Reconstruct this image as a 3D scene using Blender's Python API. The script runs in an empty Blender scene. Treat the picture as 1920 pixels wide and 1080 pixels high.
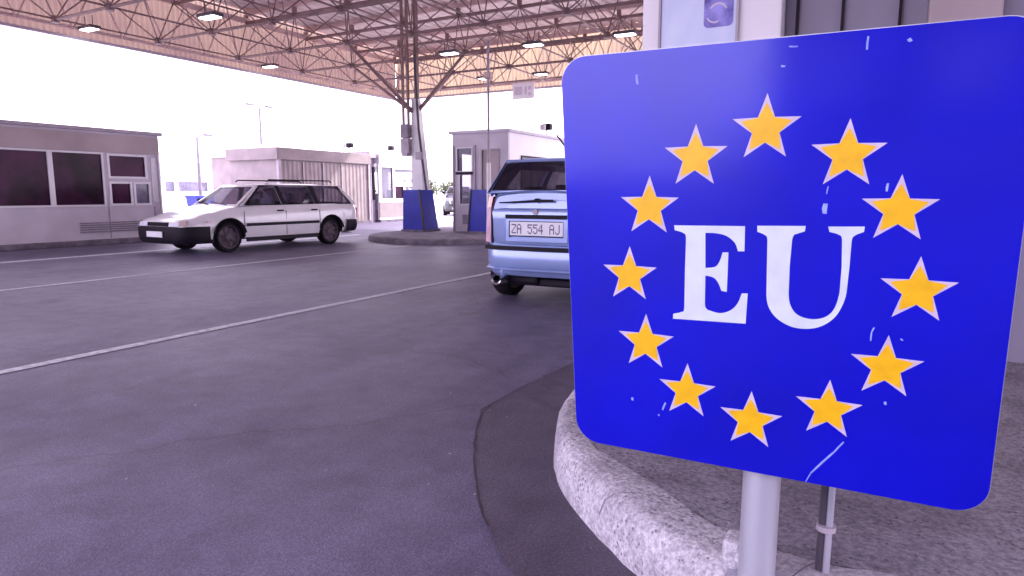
import bpy, bmesh, math, random
from mathutils import Vector, Matrix
from math import radians as R, sin, cos, pi
random.seed(7)
S = bpy.context.scene
COL = S.collection

# ---------------------------------------------------------------- camera, sky, sun, exposure
cam = bpy.data.cameras.new('camera'); camo = bpy.data.objects.new('camera', cam); COL.objects.link(camo)
cam.sensor_width = 36; cam.lens = 1250 / 1920 * 36; cam.clip_end = 2000; cam.clip_start = 0.02
camo.location = (0, 0, 1.15); camo.rotation_euler = (R(90 - 8.06), 0, R(28.7))
S.camera = camo
SUN_EL, SUN_ROT = R(42), R(22)
w = bpy.data.worlds.new('World'); S.world = w; w.use_nodes = True
nt = w.node_tree; bg = nt.nodes['Background']
sky = nt.nodes.new('ShaderNodeTexSky'); sky.sky_type = 'NISHITA'; sky.sun_disc = False
sky.sun_elevation = SUN_EL; sky.sun_rotation = SUN_ROT; sky.dust_density = 4.0
mx = nt.nodes.new('ShaderNodeMix'); mx.data_type = 'RGBA'; mx.inputs['Factor'].default_value = 0.75
mx.inputs['B'].default_value = (11.5, 10.0, 13.0, 1)          # thin white overcast veil
nt.links.new(sky.outputs[0], mx.inputs['A']); nt.links.new(mx.outputs['Result'], bg.inputs['Color'])
bg.inputs['Strength'].default_value = 0.15
sl = bpy.data.lights.new('sun', 'SUN'); sl.energy = 2.6; sl.angle = R(3); sl.color = (1.0, .93, .86)
so = bpy.data.objects.new('sun', sl); COL.objects.link(so)
sd = Vector((sin(SUN_ROT) * cos(SUN_EL), cos(SUN_ROT) * cos(SUN_EL), sin(SUN_EL)))
so.rotation_euler = sd.to_track_quat('Z', 'Y').to_euler(); so.location = (5, 30, 30)
S.view_settings.view_transform = 'Standard'; S.view_settings.look = 'None'
S.view_settings.exposure = 1.8; S.view_settings.gamma = 1.0
S.render.resolution_x = 1024; S.render.resolution_y = 576

# ---------------------------------------------------------------- materials
def mat(name, col, rough=.6, metal=0, var=.12, scale=6, bump=0, bscale=60, spec=.5, coat=0, col2=None, stretch=None):
    m = bpy.data.materials.new(name); m.use_nodes = True; n = m.node_tree.nodes; l = m.node_tree.links
    b = n['Principled BSDF']; b.inputs['Roughness'].default_value = rough; b.inputs['Metallic'].default_value = metal
    b.inputs['Specular IOR Level'].default_value = spec; b.inputs['Coat Weight'].default_value = coat
    tc = n.new('ShaderNodeTexCoord'); mp = n.new('ShaderNodeMapping'); l.new(tc.outputs['Object'], mp.inputs['Vector'])
    if stretch: mp.inputs['Scale'].default_value = stretch
    no = n.new('ShaderNodeTexNoise'); no.inputs['Scale'].default_value = scale; no.inputs['Detail'].default_value = 6
    l.new(mp.outputs[0], no.inputs['Vector'])
    rp = n.new('ShaderNodeValToRGB'); rp.color_ramp.elements[0].position = .32; rp.color_ramp.elements[1].position = .68
    c2 = col2 or tuple(c * (1 - 2 * var) for c in col)
    c1 = col if col2 else tuple(min(1, c * (1 + var * .6)) for c in col)
    rp.color_ramp.elements[0].color = (*c2, 1); rp.color_ramp.elements[1].color = (*c1, 1)
    l.new(no.outputs['Fac'], rp.inputs['Fac']); l.new(rp.outputs['Color'], b.inputs['Base Color'])
    if bump:
        n2 = n.new('ShaderNodeTexNoise'); n2.inputs['Scale'].default_value = bscale; n2.inputs['Detail'].default_value = 5
        l.new(mp.outputs[0], n2.inputs['Vector'])
        bp = n.new('ShaderNodeBump'); bp.inputs['Strength'].default_value = bump; bp.inputs['Distance'].default_value = .02
        l.new(n2.outputs['Fac'], bp.inputs['Height']); l.new(bp.outputs['Normal'], b.inputs['Normal'])
    return m

def asphalt(name, base, dark, light, specks=.5):
    m = bpy.data.materials.new(name); m.use_nodes = True; n = m.node_tree.nodes; l = m.node_tree.links
    b = n['Principled BSDF']; b.inputs['Roughness'].default_value = .72
    tc = n.new('ShaderNodeTexCoord')
    def noise(s, d=8, st=None):
        q = n.new('ShaderNodeTexNoise'); q.inputs['Scale'].default_value = s; q.inputs['Detail'].default_value = d
        if st:
            mp = n.new('ShaderNodeMapping'); mp.inputs['Scale'].default_value = st; l.new(tc.outputs['Object'], mp.inputs[0]); l.new(mp.outputs[0], q.inputs['Vector'])
        else: l.new(tc.outputs['Object'], q.inputs['Vector'])
        return q
    def ramp(src, p0, c0, p1, c1):
        r = n.new('ShaderNodeValToRGB'); r.color_ramp.elements[0].position = p0; r.color_ramp.elements[1].position = p1
        r.color_ramp.elements[0].color = (*c0, 1); r.color_ramp.elements[1].color = (*c1, 1); l.new(src, r.inputs['Fac']); return r
    def mix(fac, a, bb, mode='MIX', f=None):
        x = n.new('ShaderNodeMix'); x.data_type = 'RGBA'; x.blend_type = mode
        if f is not None: x.inputs['Factor'].default_value = f
        else: l.new(fac, x.inputs['Factor'])
        l.new(a, x.inputs['A']); l.new(bb, x.inputs['B']); return x.outputs['Result']
    big = ramp(noise(.55, 4).outputs['Fac'], .35, dark, .68, base)
    trk = ramp(noise(1.0, 3, (1.6, .08, 1)).outputs['Fac'], .35, (.78, .76, .8), .65, (1.12, 1.12, 1.1))   # tyre-worn streaks along the lanes
    c = mix(None, big.outputs[0], trk.outputs[0], 'MULTIPLY', .8)
    grain = ramp(noise(170, 3).outputs['Fac'], .3, (.62, .62, .62), .72, (1.35, 1.35, 1.35))
    c = mix(None, c, grain.outputs[0], 'MULTIPLY', .85)
    coarse = n.new('ShaderNodeTexVoronoi'); coarse.inputs['Scale'].default_value = 95; l.new(tc.outputs['Object'], coarse.inputs['Vector'])
    cr_ = ramp(coarse.outputs['Distance'], .15, (1.28, 1.26, 1.26), .65, (.72, .72, .74)); c = mix(None, c, cr_.outputs[0], 'MULTIPLY', .8)
    st_ = ramp(noise(1.7, 7).outputs['Fac'], .56, (1, 1, 1), .72, (.68, .66, .72)); c = mix(None, c, st_.outputs[0], 'MULTIPLY', 1)
    mt_ = ramp(noise(5.5, 9).outputs['Fac'], .35, (.84, .84, .86), .65, (1.14, 1.13, 1.12)); c = mix(None, c, mt_.outputs[0], 'MULTIPLY', 1)
    ck = n.new('ShaderNodeTexVoronoi'); ck.feature = 'DISTANCE_TO_EDGE'; ck.inputs['Scale'].default_value = .42
    wn_ = noise(2.2, 6); va = n.new('ShaderNodeMix'); va.data_type = 'RGBA'; va.blend_type = 'ADD'; va.inputs['Factor'].default_value = .5
    l.new(tc.outputs['Object'], va.inputs['A']); l.new(wn_.outputs['Color'], va.inputs['B']); l.new(va.outputs['Result'], ck.inputs['Vector'])
    ckr = ramp(ck.outputs['Distance'], .0015, (.45, .43, .46), .006, (1, 1, 1)); c = mix(None, c, ckr.outputs[0], 'MULTIPLY', .55)
    v = n.new('ShaderNodeTexVoronoi'); v.inputs['Scale'].default_value = 34; l.new(tc.outputs['Object'], v.inputs['Vector'])
    sp = ramp(v.outputs['Distance'], .05, (specks,) * 3, .13, (0, 0, 0))
    lt = n.new('ShaderNodeRGB'); lt.outputs[0].default_value = (*light, 1)
    sel = ramp(noise(9, 3).outputs['Fac'], .55, (0, 0, 0), .7, (1, 1, 1))
    s2 = mix(None, sp.outputs[0], sel.outputs[0], 'MULTIPLY', 1)
    c = mix(s2, c, lt.outputs[0])
    l.new(c, b.inputs['Base Color'])
    rr = n.new('ShaderNodeMapRange'); rr.inputs['To Min'].default_value = .40; rr.inputs['To Max'].default_value = .68
    l.new(noise(.8, 5).outputs['Fac'], rr.inputs['Value']); l.new(rr.outputs[0], b.inputs['Roughness'])
    bp = n.new('ShaderNodeBump'); bp.inputs['Strength'].default_value = .35; bp.inputs['Distance'].default_value = .01
    l.new(noise(130, 4).outputs['Fac'], bp.inputs['Height']); l.new(bp.outputs[0], b.inputs['Normal'])
    return m

def concrete(name, base, dark, pit, sc=1.0):
    m = bpy.data.materials.new(name); m.use_nodes = True; n = m.node_tree.nodes; l = m.node_tree.links
    b = n['Principled BSDF']; b.inputs['Roughness'].default_value = .9; b.inputs['Specular IOR Level'].default_value = .25
    tc = n.new('ShaderNodeTexCoord')
    def tex(t, s, **k):
        q = n.new(t); q.inputs['Scale'].default_value = s*sc
        for a, v in k.items(): q.inputs[a].default_value = v
        l.new(tc.outputs['Object'], q.inputs['Vector']); return q
    def ramp(src, p0, c0, p1, c1):
        r = n.new('ShaderNodeValToRGB'); r.color_ramp.elements[0].position = p0; r.color_ramp.elements[1].position = p1
        r.color_ramp.elements[0].color = (*c0, 1); r.color_ramp.elements[1].color = (*c1, 1); l.new(src, r.inputs['Fac']); return r.outputs[0]
    def mul(a, c, f=1):
        x = n.new('ShaderNodeMix'); x.data_type = 'RGBA'; x.blend_type = 'MULTIPLY'; x.inputs['Factor'].default_value = f
        l.new(a, x.inputs['A']); l.new(c, x.inputs['B']); return x.outputs['Result']
    c = ramp(tex('ShaderNodeTexNoise', 4, Detail=8).outputs['Fac'], .38, dark, .60, base)
    c = mul(c, ramp(tex('ShaderNodeTexNoise', 60, Detail=5).outputs['Fac'], .35, (.66,.65,.68), .62, (1.12,1.12,1.12)))
    pits = tex('ShaderNodeTexVoronoi', 55); sel = tex('ShaderNodeTexNoise', 13, Detail=3)
    pr = ramp(pits.outputs['Distance'], .16, pit, .34, (1,1,1)); sr = ramp(sel.outputs['Fac'], .48, (0,0,0), .58, (1,1,1))
    x = n.new('ShaderNodeMix'); x.data_type = 'RGBA'; x.blend_type = 'MULTIPLY'; l.new(sr, x.inputs['Factor']); l.new(c, x.inputs['A']); l.new(pr, x.inputs['B'])
    st = tex('ShaderNodeTexVoronoi', 130); c = mul(x.outputs['Result'], ramp(st.outputs['Distance'], .1, (1.15,1.15,1.15), .6, (.78,.77,.79)), .7)
    l.new(c, b.inputs['Base Color'])
    ad = n.new('ShaderNodeMath'); ad.operation = 'ADD'; l.new(tex('ShaderNodeTexNoise', 90, Detail=6).outputs['Fac'], ad.inputs[0]); l.new(pits.outputs['Distance'], ad.inputs[1])
    bp = n.new('ShaderNodeBump'); bp.inputs['Strength'].default_value = .6; bp.inputs['Distance'].default_value = .006; l.new(ad.outputs[0], bp.inputs['Height']); l.new(bp.outputs[0], b.inputs['Normal'])
    return m

def glass(name, tint, alpha=.35, rough=.03):
    m = bpy.data.materials.new(name); m.use_nodes = True; n = m.node_tree.nodes; l = m.node_tree.links
    b = n['Principled BSDF']; b.inputs['Base Color'].default_value = (*tint, 1); b.inputs['Roughness'].default_value = rough
    tr = n.new('ShaderNodeBsdfTransparent'); tr.inputs[0].default_value = (.75, .72, .8, 1)
    mxs = n.new('ShaderNodeMixShader'); mxs.inputs[0].default_value = alpha
    l.new(tr.outputs[0], mxs.inputs[1]); l.new(b.outputs[0], mxs.inputs[2]); l.new(mxs.outputs[0], n['Material Output'].inputs['Surface'])
    return m

M = {}
M['asphalt'] = asphalt('asphalt', (.146, .128, .212), (.109, .095, .164), (.36, .33, .38))
M['patch'] = asphalt('asphalt_patch', (.108, .088, .130), (.078, .062, .097), (.34, .3, .36), .9)
M['paint_line'] = mat('road_paint', (.62, .62, .68), .7, var=.2, scale=18, bump=.2)
M['concrete'] = concrete('kerb_concrete', (.60, .57, .62), (.42, .39, .44), (.35,.33,.36))
M['paving'] = concrete('island_concrete', (.32, .295, .335), (.23, .205, .245), (.45,.42,.46))
M['yard'] = mat('yard_concrete', (.55, .53, .55), .85, var=.06, scale=.6)
M['kerb_dark'] = mat('worn_kerb', (.2, .17, .22), .85, var=.25, scale=5, bump=.4)
M['roof'] = mat('roof_sheet', (.80, .67, .62), .55, var=.12, scale=.7)
M['truss'] = mat('truss_paint', (.26, .165, .16), .6, var=.15, scale=3)
M['beam'] = mat('beam_paint', (.66, .48, .46), .6, var=.15, scale=2)
M['white_steel'] = mat('white_steel', (.8, .78, .8), .45, var=.05, scale=3)
M['grey_steel'] = mat('grey_steel', (.42, .36, .42), .5, var=.12, scale=5)
M['dark_steel'] = mat('dark_steel', (.06, .05, .07), .5)
M['galv'] = mat('galvanised', (.52, .52, .60), .42, metal=.55, var=.1, scale=9, stretch=(1, 1, .12))
M['blue_box'] = mat('blue_cladding', (.012, .02, .42), .4, var=.1, scale=4)
M['booth_grey'] = mat('booth_panel', (.62, .57, .65), .6, var=.08, scale=1.5)
M['booth_warm'] = mat('booth_cladding', (.45, .37, .39), .6, var=.09, scale=1.2)
M['booth_white'] = mat('booth_white', (.82, .80, .84), .5, var=.04, scale=1.5)
M['booth_shade'] = mat('shaded_cladding', (.31, .255, .265), .7, var=.12, scale=2)  # booth cladding darkened: shade put into the colour of sunlit booths
M['far_roof'] = mat('far_roof', (.22, .21, .27), .7)
M['far_steel'] = mat('far_steel', (.16, .14, .17), .7)
M['vent'] = mat('vent_grille', (.3, .25, .31), .7)
M['pane_dark'] = mat('dark_pane', (.075, .014, .06), .2, var=.4, scale=1.3, spec=.1)
M['pane_grey'] = mat('grey_pane', (.22, .2, .3), .1, var=.3, scale=3)
M['pane_light'] = mat('pale_pane', (.62, .6, .74), .15, var=.15, scale=3)
M['rubber'] = mat('rubber', (.010, .006, .012), .85, var=.2, spec=.2)
M['trim'] = mat('black_trim', (.010, .006, .015), .6, spec=.2)
M['hub'] = mat('steel_wheel', (.075, .05, .075), .6, metal=.2)
M['interior'] = mat('interior', (.03, .025, .032), .9)
M['white_paint'] = mat('white_car_paint', (.74, .72, .76), .28, var=.03, scale=3, coat=.6)
M['blue_paint'] = mat('blue_car_paint', (.24, .32, .60), .25, var=.03, scale=3, coat=.8, metal=.25)
M['dark_paint'] = mat('dark_car_paint', (.03, .03, .04), .3, coat=.6)
M['chrome'] = mat('chrome', (.75, .75, .78), .12, metal=1, var=.02)
M['carglass'] = glass('car_glass', (.02, .018, .025), .24)
M['hatchglass'] = glass('tinted_rear_glass', (.012, .008, .016), .8)
M['boothglass'] = glass('booth_glass', (.3, .3, .36), .35)
M['lamp_glass'] = mat('headlamp_glass', (.75, .75, .85), .1, var=.05)
M['lamp_red'] = mat('tail_lamp', (.42, .02, .03), .2)
M['lamp_amber'] = mat('amber_lamp', (.50, .36, .34), .25)
M['lamp_pale'] = mat('pale_lamp', (.75, .5, .62), .2)
M['plate'] = mat('plate', (.75, .75, .8), .4, var=.03)
M['ink'] = mat('plate_ink', (.13, .12, .2), .5)
M['skin'] = mat('skin', (.45, .25, .2), .6)
M['shirt'] = mat('shirt', (.6, .58, .68), .8)
M['hair'] = mat('hair', (.04, .025, .02), .8)
M['sign_white'] = mat('sign_white', (.60, .67, .70), .3, var=.05, scale=20)
M['star_pale'] = mat('star_pale', (.55, .48, .62), .3, var=.06, scale=30)
M['star_yellow'] = mat('star_yellow', (.80, .45, .004), .3, var=.06, scale=35)
M['chip'] = mat('paint_chip', (.28, .36, .95), .6, var=.2, scale=60)
M['leaf'] = mat('leaf', (.10, .13, .05), .7, var=.3, scale=3)
M['bark'] = mat('bark', (.12, .09, .07), .9)
M['poster'] = mat('poster_paper', (.62, .70, .86), .35, col2=(.46, .52, .80), scale=4, stretch=(1, 1, .5))
M['poster_blue'] = mat('poster_print', (.30, .27, .75), .35, col2=(.05, .03, .32), scale=11)
M['wall_dark'] = mat('shutter_panel', (.24, .22, .30), .5, var=.1, scale=2, stretch=(1, 1, .2))
M['backdrop'] = mat('backdrop_render', (.09, .085, .10), .9)  # dark tone for the unseen building added for the sign's reflection
M['pebble'] = mat('pebble', (.34, .31, .33), .9)
M['seam'] = mat('tar_seam', (.05, .04, .055), .7)
m = mat('sign_blue', (.0003, .001, .47), .13, var=.10, scale=3, spec=.48, bump=.02, bscale=5); M['sign_blue'] = m
# warm translucent cladding: light from outside glows through it
m = bpy.data.materials.new('fibreglass'); m.use_nodes = True; n = m.node_tree.nodes; l = m.node_tree.links
no = n.new('ShaderNodeTexNoise'); no.inputs['Scale'].default_value = .6
tc = n.new('ShaderNodeTexCoord'); l.new(tc.outputs['Object'], no.inputs['Vector'])
rp = n.new('ShaderNodeValToRGB'); rp.color_ramp.elements[0].color = (.34, .25, .20, 1); rp.color_ramp.elements[1].color = (.47, .37, .26, 1)
rp.color_ramp.elements[0].position = .3; rp.color_ramp.elements[1].position = .7
l.new(no.outputs['Fac'], rp.inputs['Fac'])
tr = n.new('ShaderNodeBsdfTranslucent'); l.new(rp.outputs[0], tr.inputs[0]); l.new(rp.outputs[0], n['Principled BSDF'].inputs['Base Color'])
n['Principled BSDF'].inputs['Roughness'].default_value = .7
ms = n.new('ShaderNodeMixShader'); ms.inputs[0].default_value = .38
l.new(n['Principled BSDF'].outputs[0], ms.inputs[1]); l.new(tr.outputs[0], ms.inputs[2]); l.new(ms.outputs[0], n['Material Output'].inputs['Surface'])
M['fibreglass'] = m
m2 = m.copy(); m2.name = 'fibreglass_dim'; q = [x for x in m2.node_tree.nodes if x.type == 'VALTORGB'][0]
q.color_ramp.elements[0].color = (.30, .205, .18, 1); q.color_ramp.elements[1].color = (.40, .29, .22, 1); M['fibreglass_dim'] = m2  # left side's copy, darker: weaker daylight put into the colour
m = bpy.data.materials.new('lit_tube'); m.use_nodes = True; e = m.node_tree.nodes['Principled BSDF']
e.inputs['Emission Color'].default_value = (1, .95, 1, 1); e.inputs['Emission Strength'].default_value = 2.5; M['lit'] = m

# ---------------------------------------------------------------- helpers
class MB:
    """collects shapes into one bmesh; build() links them as ONE mesh object"""
    def __init__(s): s.bm = bmesh.new()
    def box(s, x0, x1, y0, y1, z0, z1, bev=0):
        v = [s.bm.verts.new(p) for p in ((x0,y0,z0),(x1,y0,z0),(x1,y1,z0),(x0,y1,z0),(x0,y0,z1),(x1,y0,z1),(x1,y1,z1),(x0,y1,z1))]
        fs = [s.bm.faces.new([v[i] for i in q]) for q in ((3,2,1,0),(4,5,6,7),(0,1,5,4),(1,2,6,5),(2,3,7,6),(3,0,4,7))]
        if bev:
            ed = list({e for f in fs for e in f.edges})
            bmesh.ops.bevel(s.bm, geom=ed, offset=bev, segments=2, affect='EDGES', profile=.5)
        return s
    def hexa(s, pts):
        v = [s.bm.verts.new(p) for p in pts]
        for q in ((3,2,1,0),(4,5,6,7),(0,1,5,4),(1,2,6,5),(2,3,7,6),(3,0,4,7)): s.bm.faces.new([v[i] for i in q])
        return s
    def tube(s, a, b, r, r2=None, n=8, cap=True):
        a = Vector(a); b = Vector(b); d = (b - a).normalized(); r2 = r if r2 is None else r2
        u = d.orthogonal().normalized(); v = d.cross(u)
        A = [s.bm.verts.new(a + (u * cos(2*pi*i/n) + v * sin(2*pi*i/n)) * r) for i in range(n)]
        B = [s.bm.verts.new(b + (u * cos(2*pi*i/n) + v * sin(2*pi*i/n)) * r2) for i in range(n)]
        for i in range(n): s.bm.faces.new((A[i], A[(i+1)%n], B[(i+1)%n], B[i]))
        if cap: s.bm.faces.new(A[::-1]); s.bm.faces.new(B)
        return s
    def path(s, pts, r, n=8):
        for a, b in zip(pts, pts[1:]): s.tube(a, b, r, n=n)
        return s
    def prism(s, loop, f0, f1):
        """2D loop [(a,b)] -> solid between f0(a,b) and f1(a,b)"""
        A = [s.bm.verts.new(f0(*p)) for p in loop]; B = [s.bm.verts.new(f1(*p)) for p in loop]; n = len(loop)
        for i in range(n): s.bm.faces.new((A[i], A[(i+1)%n], B[(i+1)%n], B[i]))
        for L in (A, B):
            f = s.bm.faces.new(L)
        return s
    def ring(s, outer, holes, f0, f1):
        """plate with holes"""
        loops = [outer] + holes
        for f in (f0, f1):
            ed = []
            for lp in loops:
                V = [s.bm.verts.new(f(*p)) for p in lp]
                ed += [s.bm.edges.new((V[i], V[(i+1) % len(V)])) for i in range(len(V))]
                lpv = V
            bmesh.ops.triangle_fill(s.bm, edges=ed, use_beauty=True)
        for lp in loops:
            A = [s.bm.verts.new(f0(*p)) for p in lp]; B = [s.bm.verts.new(f1(*p)) for p in lp]
            for i in range(len(lp)): s.bm.faces.new((A[i], A[(i+1) % len(lp)], B[(i+1) % len(lp)], B[i]))
        bmesh.ops.remove_doubles(s.bm, verts=s.bm.verts, dist=1e-5)
        return s
    def grid(s, rows):
        V = [[s.bm.verts.new(p) for p in r] for r in rows]
        for i in range(len(V)-1):
            for j in range(len(V[0])-1): s.bm.faces.new((V[i][j], V[i][j+1], V[i+1][j+1], V[i+1][j]))
        return s
    def build(s, name, m, parent=None, smooth=None, fix=True):
        if fix: bmesh.ops.recalc_face_normals(s.bm, faces=s.bm.faces)
        me = bpy.data.meshes.new(name); s.bm.to_mesh(me); s.bm.free()
        me.materials.append(m)
        if smooth is not None:
            me.shade_smooth(); me.set_sharp_from_angle(angle=R(smooth))
        o = bpy.data.objects.new(name, me); COL.objects.link(o)
        if parent: o.parent = parent
        return o

def tag(o, label=None, cat=None, group=None, kind=None):
    if label: o['label'] = label
    if cat: o['category'] = cat
    if group: o['group'] = group
    if kind: o['kind'] = kind
    return o
def empty(name, loc=(0,0,0), rz=0):
    o = bpy.data.objects.new(name, None); COL.objects.link(o); o.location = loc; o.rotation_euler = (0,0,rz); o.empty_display_size = .1
    return o
def copy_tree(o, parent=None):
    kids = list(o.children)
    c = o.copy(); COL.objects.link(c); c.parent = parent
    for k in kids: copy_tree(k, c)
    return c

# ---------------------------------------------------------------- ground and markings
g = MB(); g.grid([[(x, y, 0) for x in (-400, -60, -20, 0, 20, 60, 400)] for y in (-400, -60, -10, 0, 10, 25, 60, 400)])
tag(g.build('road', M['asphalt']), kind='structure')
g = MB(); g.grid([[(-300, 23.2, .004), (-17.6, 23.2, .004), (60, 23.2, .004)], [(-300, 300, .004), (-17.6, 300, .004), (60, 300, .004)]])
tag(g.build('concrete_yard', M['yard']), kind='structure')
g = MB(); g.grid([[(-300, -8.9, .004), (-19.9, -8.9, .004)], [(-300, 23.2, .004), (-19.9, 23.2, .004)]])
tag(g.build('side_yard', M['yard']), kind='structure')
g = MB(); g.grid([[(-300, -300, .004), (-2.6, -300, .004)], [(-300, -9, .004), (-2.6, -9, .004)]])
tag(g.build('rear_reflect_sheet', M['yard']), kind='structure')  # unseen pale ground added to brighten the sign's reflection
def line(x, y0, y1, wd, name='lane_marking'):
    b = MB(); rows = []; y = y0
    while y <= y1:
        j = random.uniform(-.006, .006); rows.append([(x - wd/2 + j, y, .004), (x + wd/2 + random.uniform(-.006, .006), y, .004)]); y += .25
    b.grid(rows); return tag(b.build(name, M['paint_line']), kind='structure')
line(-4.93, -6, 22, .10); line(-9.15, -4, 12.0, .10); line(-12.85, -4, 14.5, .22)
# darker repair patch in the asphalt by the kerb
pp = [(-1.79,2.94),(-1.80,3.3),(-1.76,3.96),(-1.72,5.2),(-1.2,5.2),(-1.1,3.4),(-.9,2.5),(-.4,2.0),(.2,1.7),(.7,1.7),(.7,1.1),(.1,1.05),(-.35,1.22),(-.72,1.50),(-1.02,1.76),(-1.26,2.04),(-1.45,2.32),(-1.64,2.64)]
b = MB(); loop = []
for i in range(len(pp)):
    a, c = Vector(pp[i]), Vector(pp[(i+1)%len(pp)])
    for k in range(5):
        q = a.lerp(c, k/5); loop.append((q.x + random.uniform(-.004,.004), q.y + random.uniform(-.004,.004)))
V = [b.bm.verts.new((x, y, .004)) for x, y in loop]; f = b.bm.faces.new(V); bmesh.ops.triangulate(b.bm, faces=[f])
tag(b.build('asphalt_patch', M['patch']), kind='structure')
b = MB(); q = loop[-18:] + loop[:16]                           # tar seam along the patch edge
rows = [[(x, y, .0075), (x - .009*random.uniform(.5, 1.3), y - .004, .0075)] for x, y in q]
b.grid(rows); tag(b.build('patch_seam', M['seam']), kind='structure')

# ---------------------------------------------------------------- foreground island: kerb and paving
outer = [(-1.43,30),(-1.42,12),(-1.41,6),(-1.40,4.2),(-1.38,3.6),(-1.34,3.12),(-1.26,2.74),(-1.10,2.38),(-.88,2.10),(-.56,1.82),(-.25,1.62),(.05,1.53),(.35,1.50),(.7,1.55),(1.05,1.72),(1.35,2.05),(1.6,2.6),(1.72,3.3),(1.75,4.5),(1.75,12),(1.75,30)]
inner = [(-1.29,30),(-1.28,12),(-1.27,6),(-1.26,4.2),(-1.24,3.6),(-1.20,3.12),(-1.12,2.78),(-.95,2.38),(-.62,2.12),(-.33,1.90),(-.12,1.85),(.08,1.87),(.33,1.90),(.62,1.92),(.9,2.02),(1.12,2.25),(1.35,2.7),(1.45,3.3),(1.48,4.5),(1.48,12),(1.48,30)]
def refine(L, k=5):
    out = []
    for i in range(len(L)-1):
        p0 = Vector(L[max(i-1,0)]); p1 = Vector(L[i]); p2 = Vector(L[i+1]); p3 = Vector(L[min(i+2,len(L)-1)])
        for j in range(k):
            t = j/k
            if (p2-p1).length > 1.5: out.append(p1.lerp(p2,t)); continue
            out.append(.5*((2*p1)+(p2-p0)*t+(2*p0-5*p1+4*p2-p3)*t*t+(3*p1-3*p2+p3-p0)*t**3))
    out.append(Vector(L[-1])); return out
O = refine(outer); I = refine(inner)
def kerb_rows(O, I, H, z_in):
    prof = [(0,0),(.02,.45),(.10,.78),(.22,.93),(.42,1.0),(.75,1.0),(1.0,z_in)]
    rows = []
    for o, i in zip(O, I):
        rows.append([(o.x + (i.x-o.x)*t + random.uniform(-.003,.003), o.y + (i.y-o.y)*t + random.uniform(-.003,.003), H*h + (random.uniform(-.003,.003) if h>.2 else 0)) for t, h in prof])
    return rows
isl = empty('traffic_island', (0, 3, 0)); tag(isl, 'raised concrete island with a pale worn kerb under the blue sign', 'traffic island')
def at(o, root):
    o.parent = root; o.location = -Vector(root.location); return o
b = MB(); b.grid(kerb_rows(O, I, .18, .985)); at(b.build('kerb', M['concrete'], smooth=50), isl)
rowsK = kerb_rows(O, I, .18, .985)
for ki in [k for k in range(len(O)) if (O[k]-O[max(k-1,0)]).length > 0][14:-14:9]:
    b = MB(); d = (O[ki+1]-O[ki-1]).normalized()*.002
    b.grid([[(x-d.x, y-d.y, z+.0035) for x,y,z in rowsK[ki][1:]], [(x+d.x, y+d.y, z+.0035) for x,y,z in rowsK[ki][1:]]])
    at(b.build('kerb_joint', M['kerb_dark']), isl)
b = MB(); V = [b.bm.verts.new((p.x, p.y, .177)) for p in I]; f = b.bm.faces.new(V); bmesh.ops.triangulate(b.bm, faces=[f])
at(b.build('paving', M['paving']), isl)

# ---------------------------------------------------------------- the sign
SC = Vector((-.2225, 1.5595, .9544)); AX = Vector((.99984, .0170, -.0060)); UP = Vector((.00715, -.06852, .99749)); NN = Vector((.0166, -.9975, -.0686)).normalized()
sign = empty('border_sign', (-.21, 1.66, .17))
tag(sign, 'large blue square sign with yellow stars and white EU letters on a grey post', 'sign')
def P(u, v, d=0): return SC + AX*u + UP*v + NN*d - Vector(sign.location)
U0, U1, V0, V1, RC = -.4605, .4605, -.4585, .5155, .062
def rrect(u0, u1, v0, v1, r, n=8):
    L = []
    for cx, cy, a0 in ((u1-r, v1-r, 0), (u0+r, v1-r, 90), (u0+r, v0+r, 180), (u1-r, v0+r, 270)):
        for k in range(n+1):
            a = R(a0 + 90*k/n); L.append((cx + r*cos(a), cy + r*sin(a)))
    return L
def skew(u, v):   # the left edge leans a touch, as on the slightly bent panel
    return (u + (-.018 if u < 0 else .0) * ((v - .03)/.5) * (1 if u < 0 else 0), v)
b = MB(); loop = [skew(*p) for p in rrect(U0, U1, V0, V1, RC)]
b.prism(loop, lambda u,v: P(u,v,0), lambda u,v: P(u,v,-.003))
panel = b.build('sign_panel', M['sign_blue'], sign)
b = MB(); inn = [skew(*p) for p in rrect(U0+.0035, U1-.0035, V0+.0035, V1-.0035, RC-.0035)]
b.ring([(p[0]*1.004, p[1]*1.004) for p in loop], [inn], lambda u,v: P(u,v,-.0035), lambda u,v: P(u,v,-.016))
b.build('edge_rim', M['galv'], sign)
stars = {12:(-.004,.3336,.0688),11:(-.1512,.2767,.0689),10:(-.2551,.1634,.0686),1:(.1566,.2751,.0688),2:(.2561,.165,.0671),3:(.3017,.0022,.0672),
         4:(.2581,-.1655,.0667),5:(.1546,-.2769,.0658),6:(-.0065,-.3301,.0679),7:(-.1553,-.2803,.0666),8:(-.2589,-.169,.0682),9:(-.3017,-.0026,.0665)}
def starloop(cx, cy, r, ri, rot=0):
    return [(cx + (r if k%2==0 else ri)*cos(R(90+36*k)+rot), cy + (r if k%2==0 else ri)*sin(R(90+36*k)+rot)) for k in range(10)]
for k, (cx, cy, r) in stars.items():
    b = MB(); b.prism(starloop(cx, cy, r*1.06, r*.425), lambda u,v: P(u,v,.0006), lambda u,v: P(u,v,-.0004))
    s_ = b.build('star', M['star_pale'], sign)
    b = MB(); b.prism(starloop(cx, cy, r*.78, r*.412), lambda u,v: P(u,v,.0011), lambda u,v: P(u,v,.0003))
    b.build('star_fill', M['star_yellow'], s_)
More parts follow.
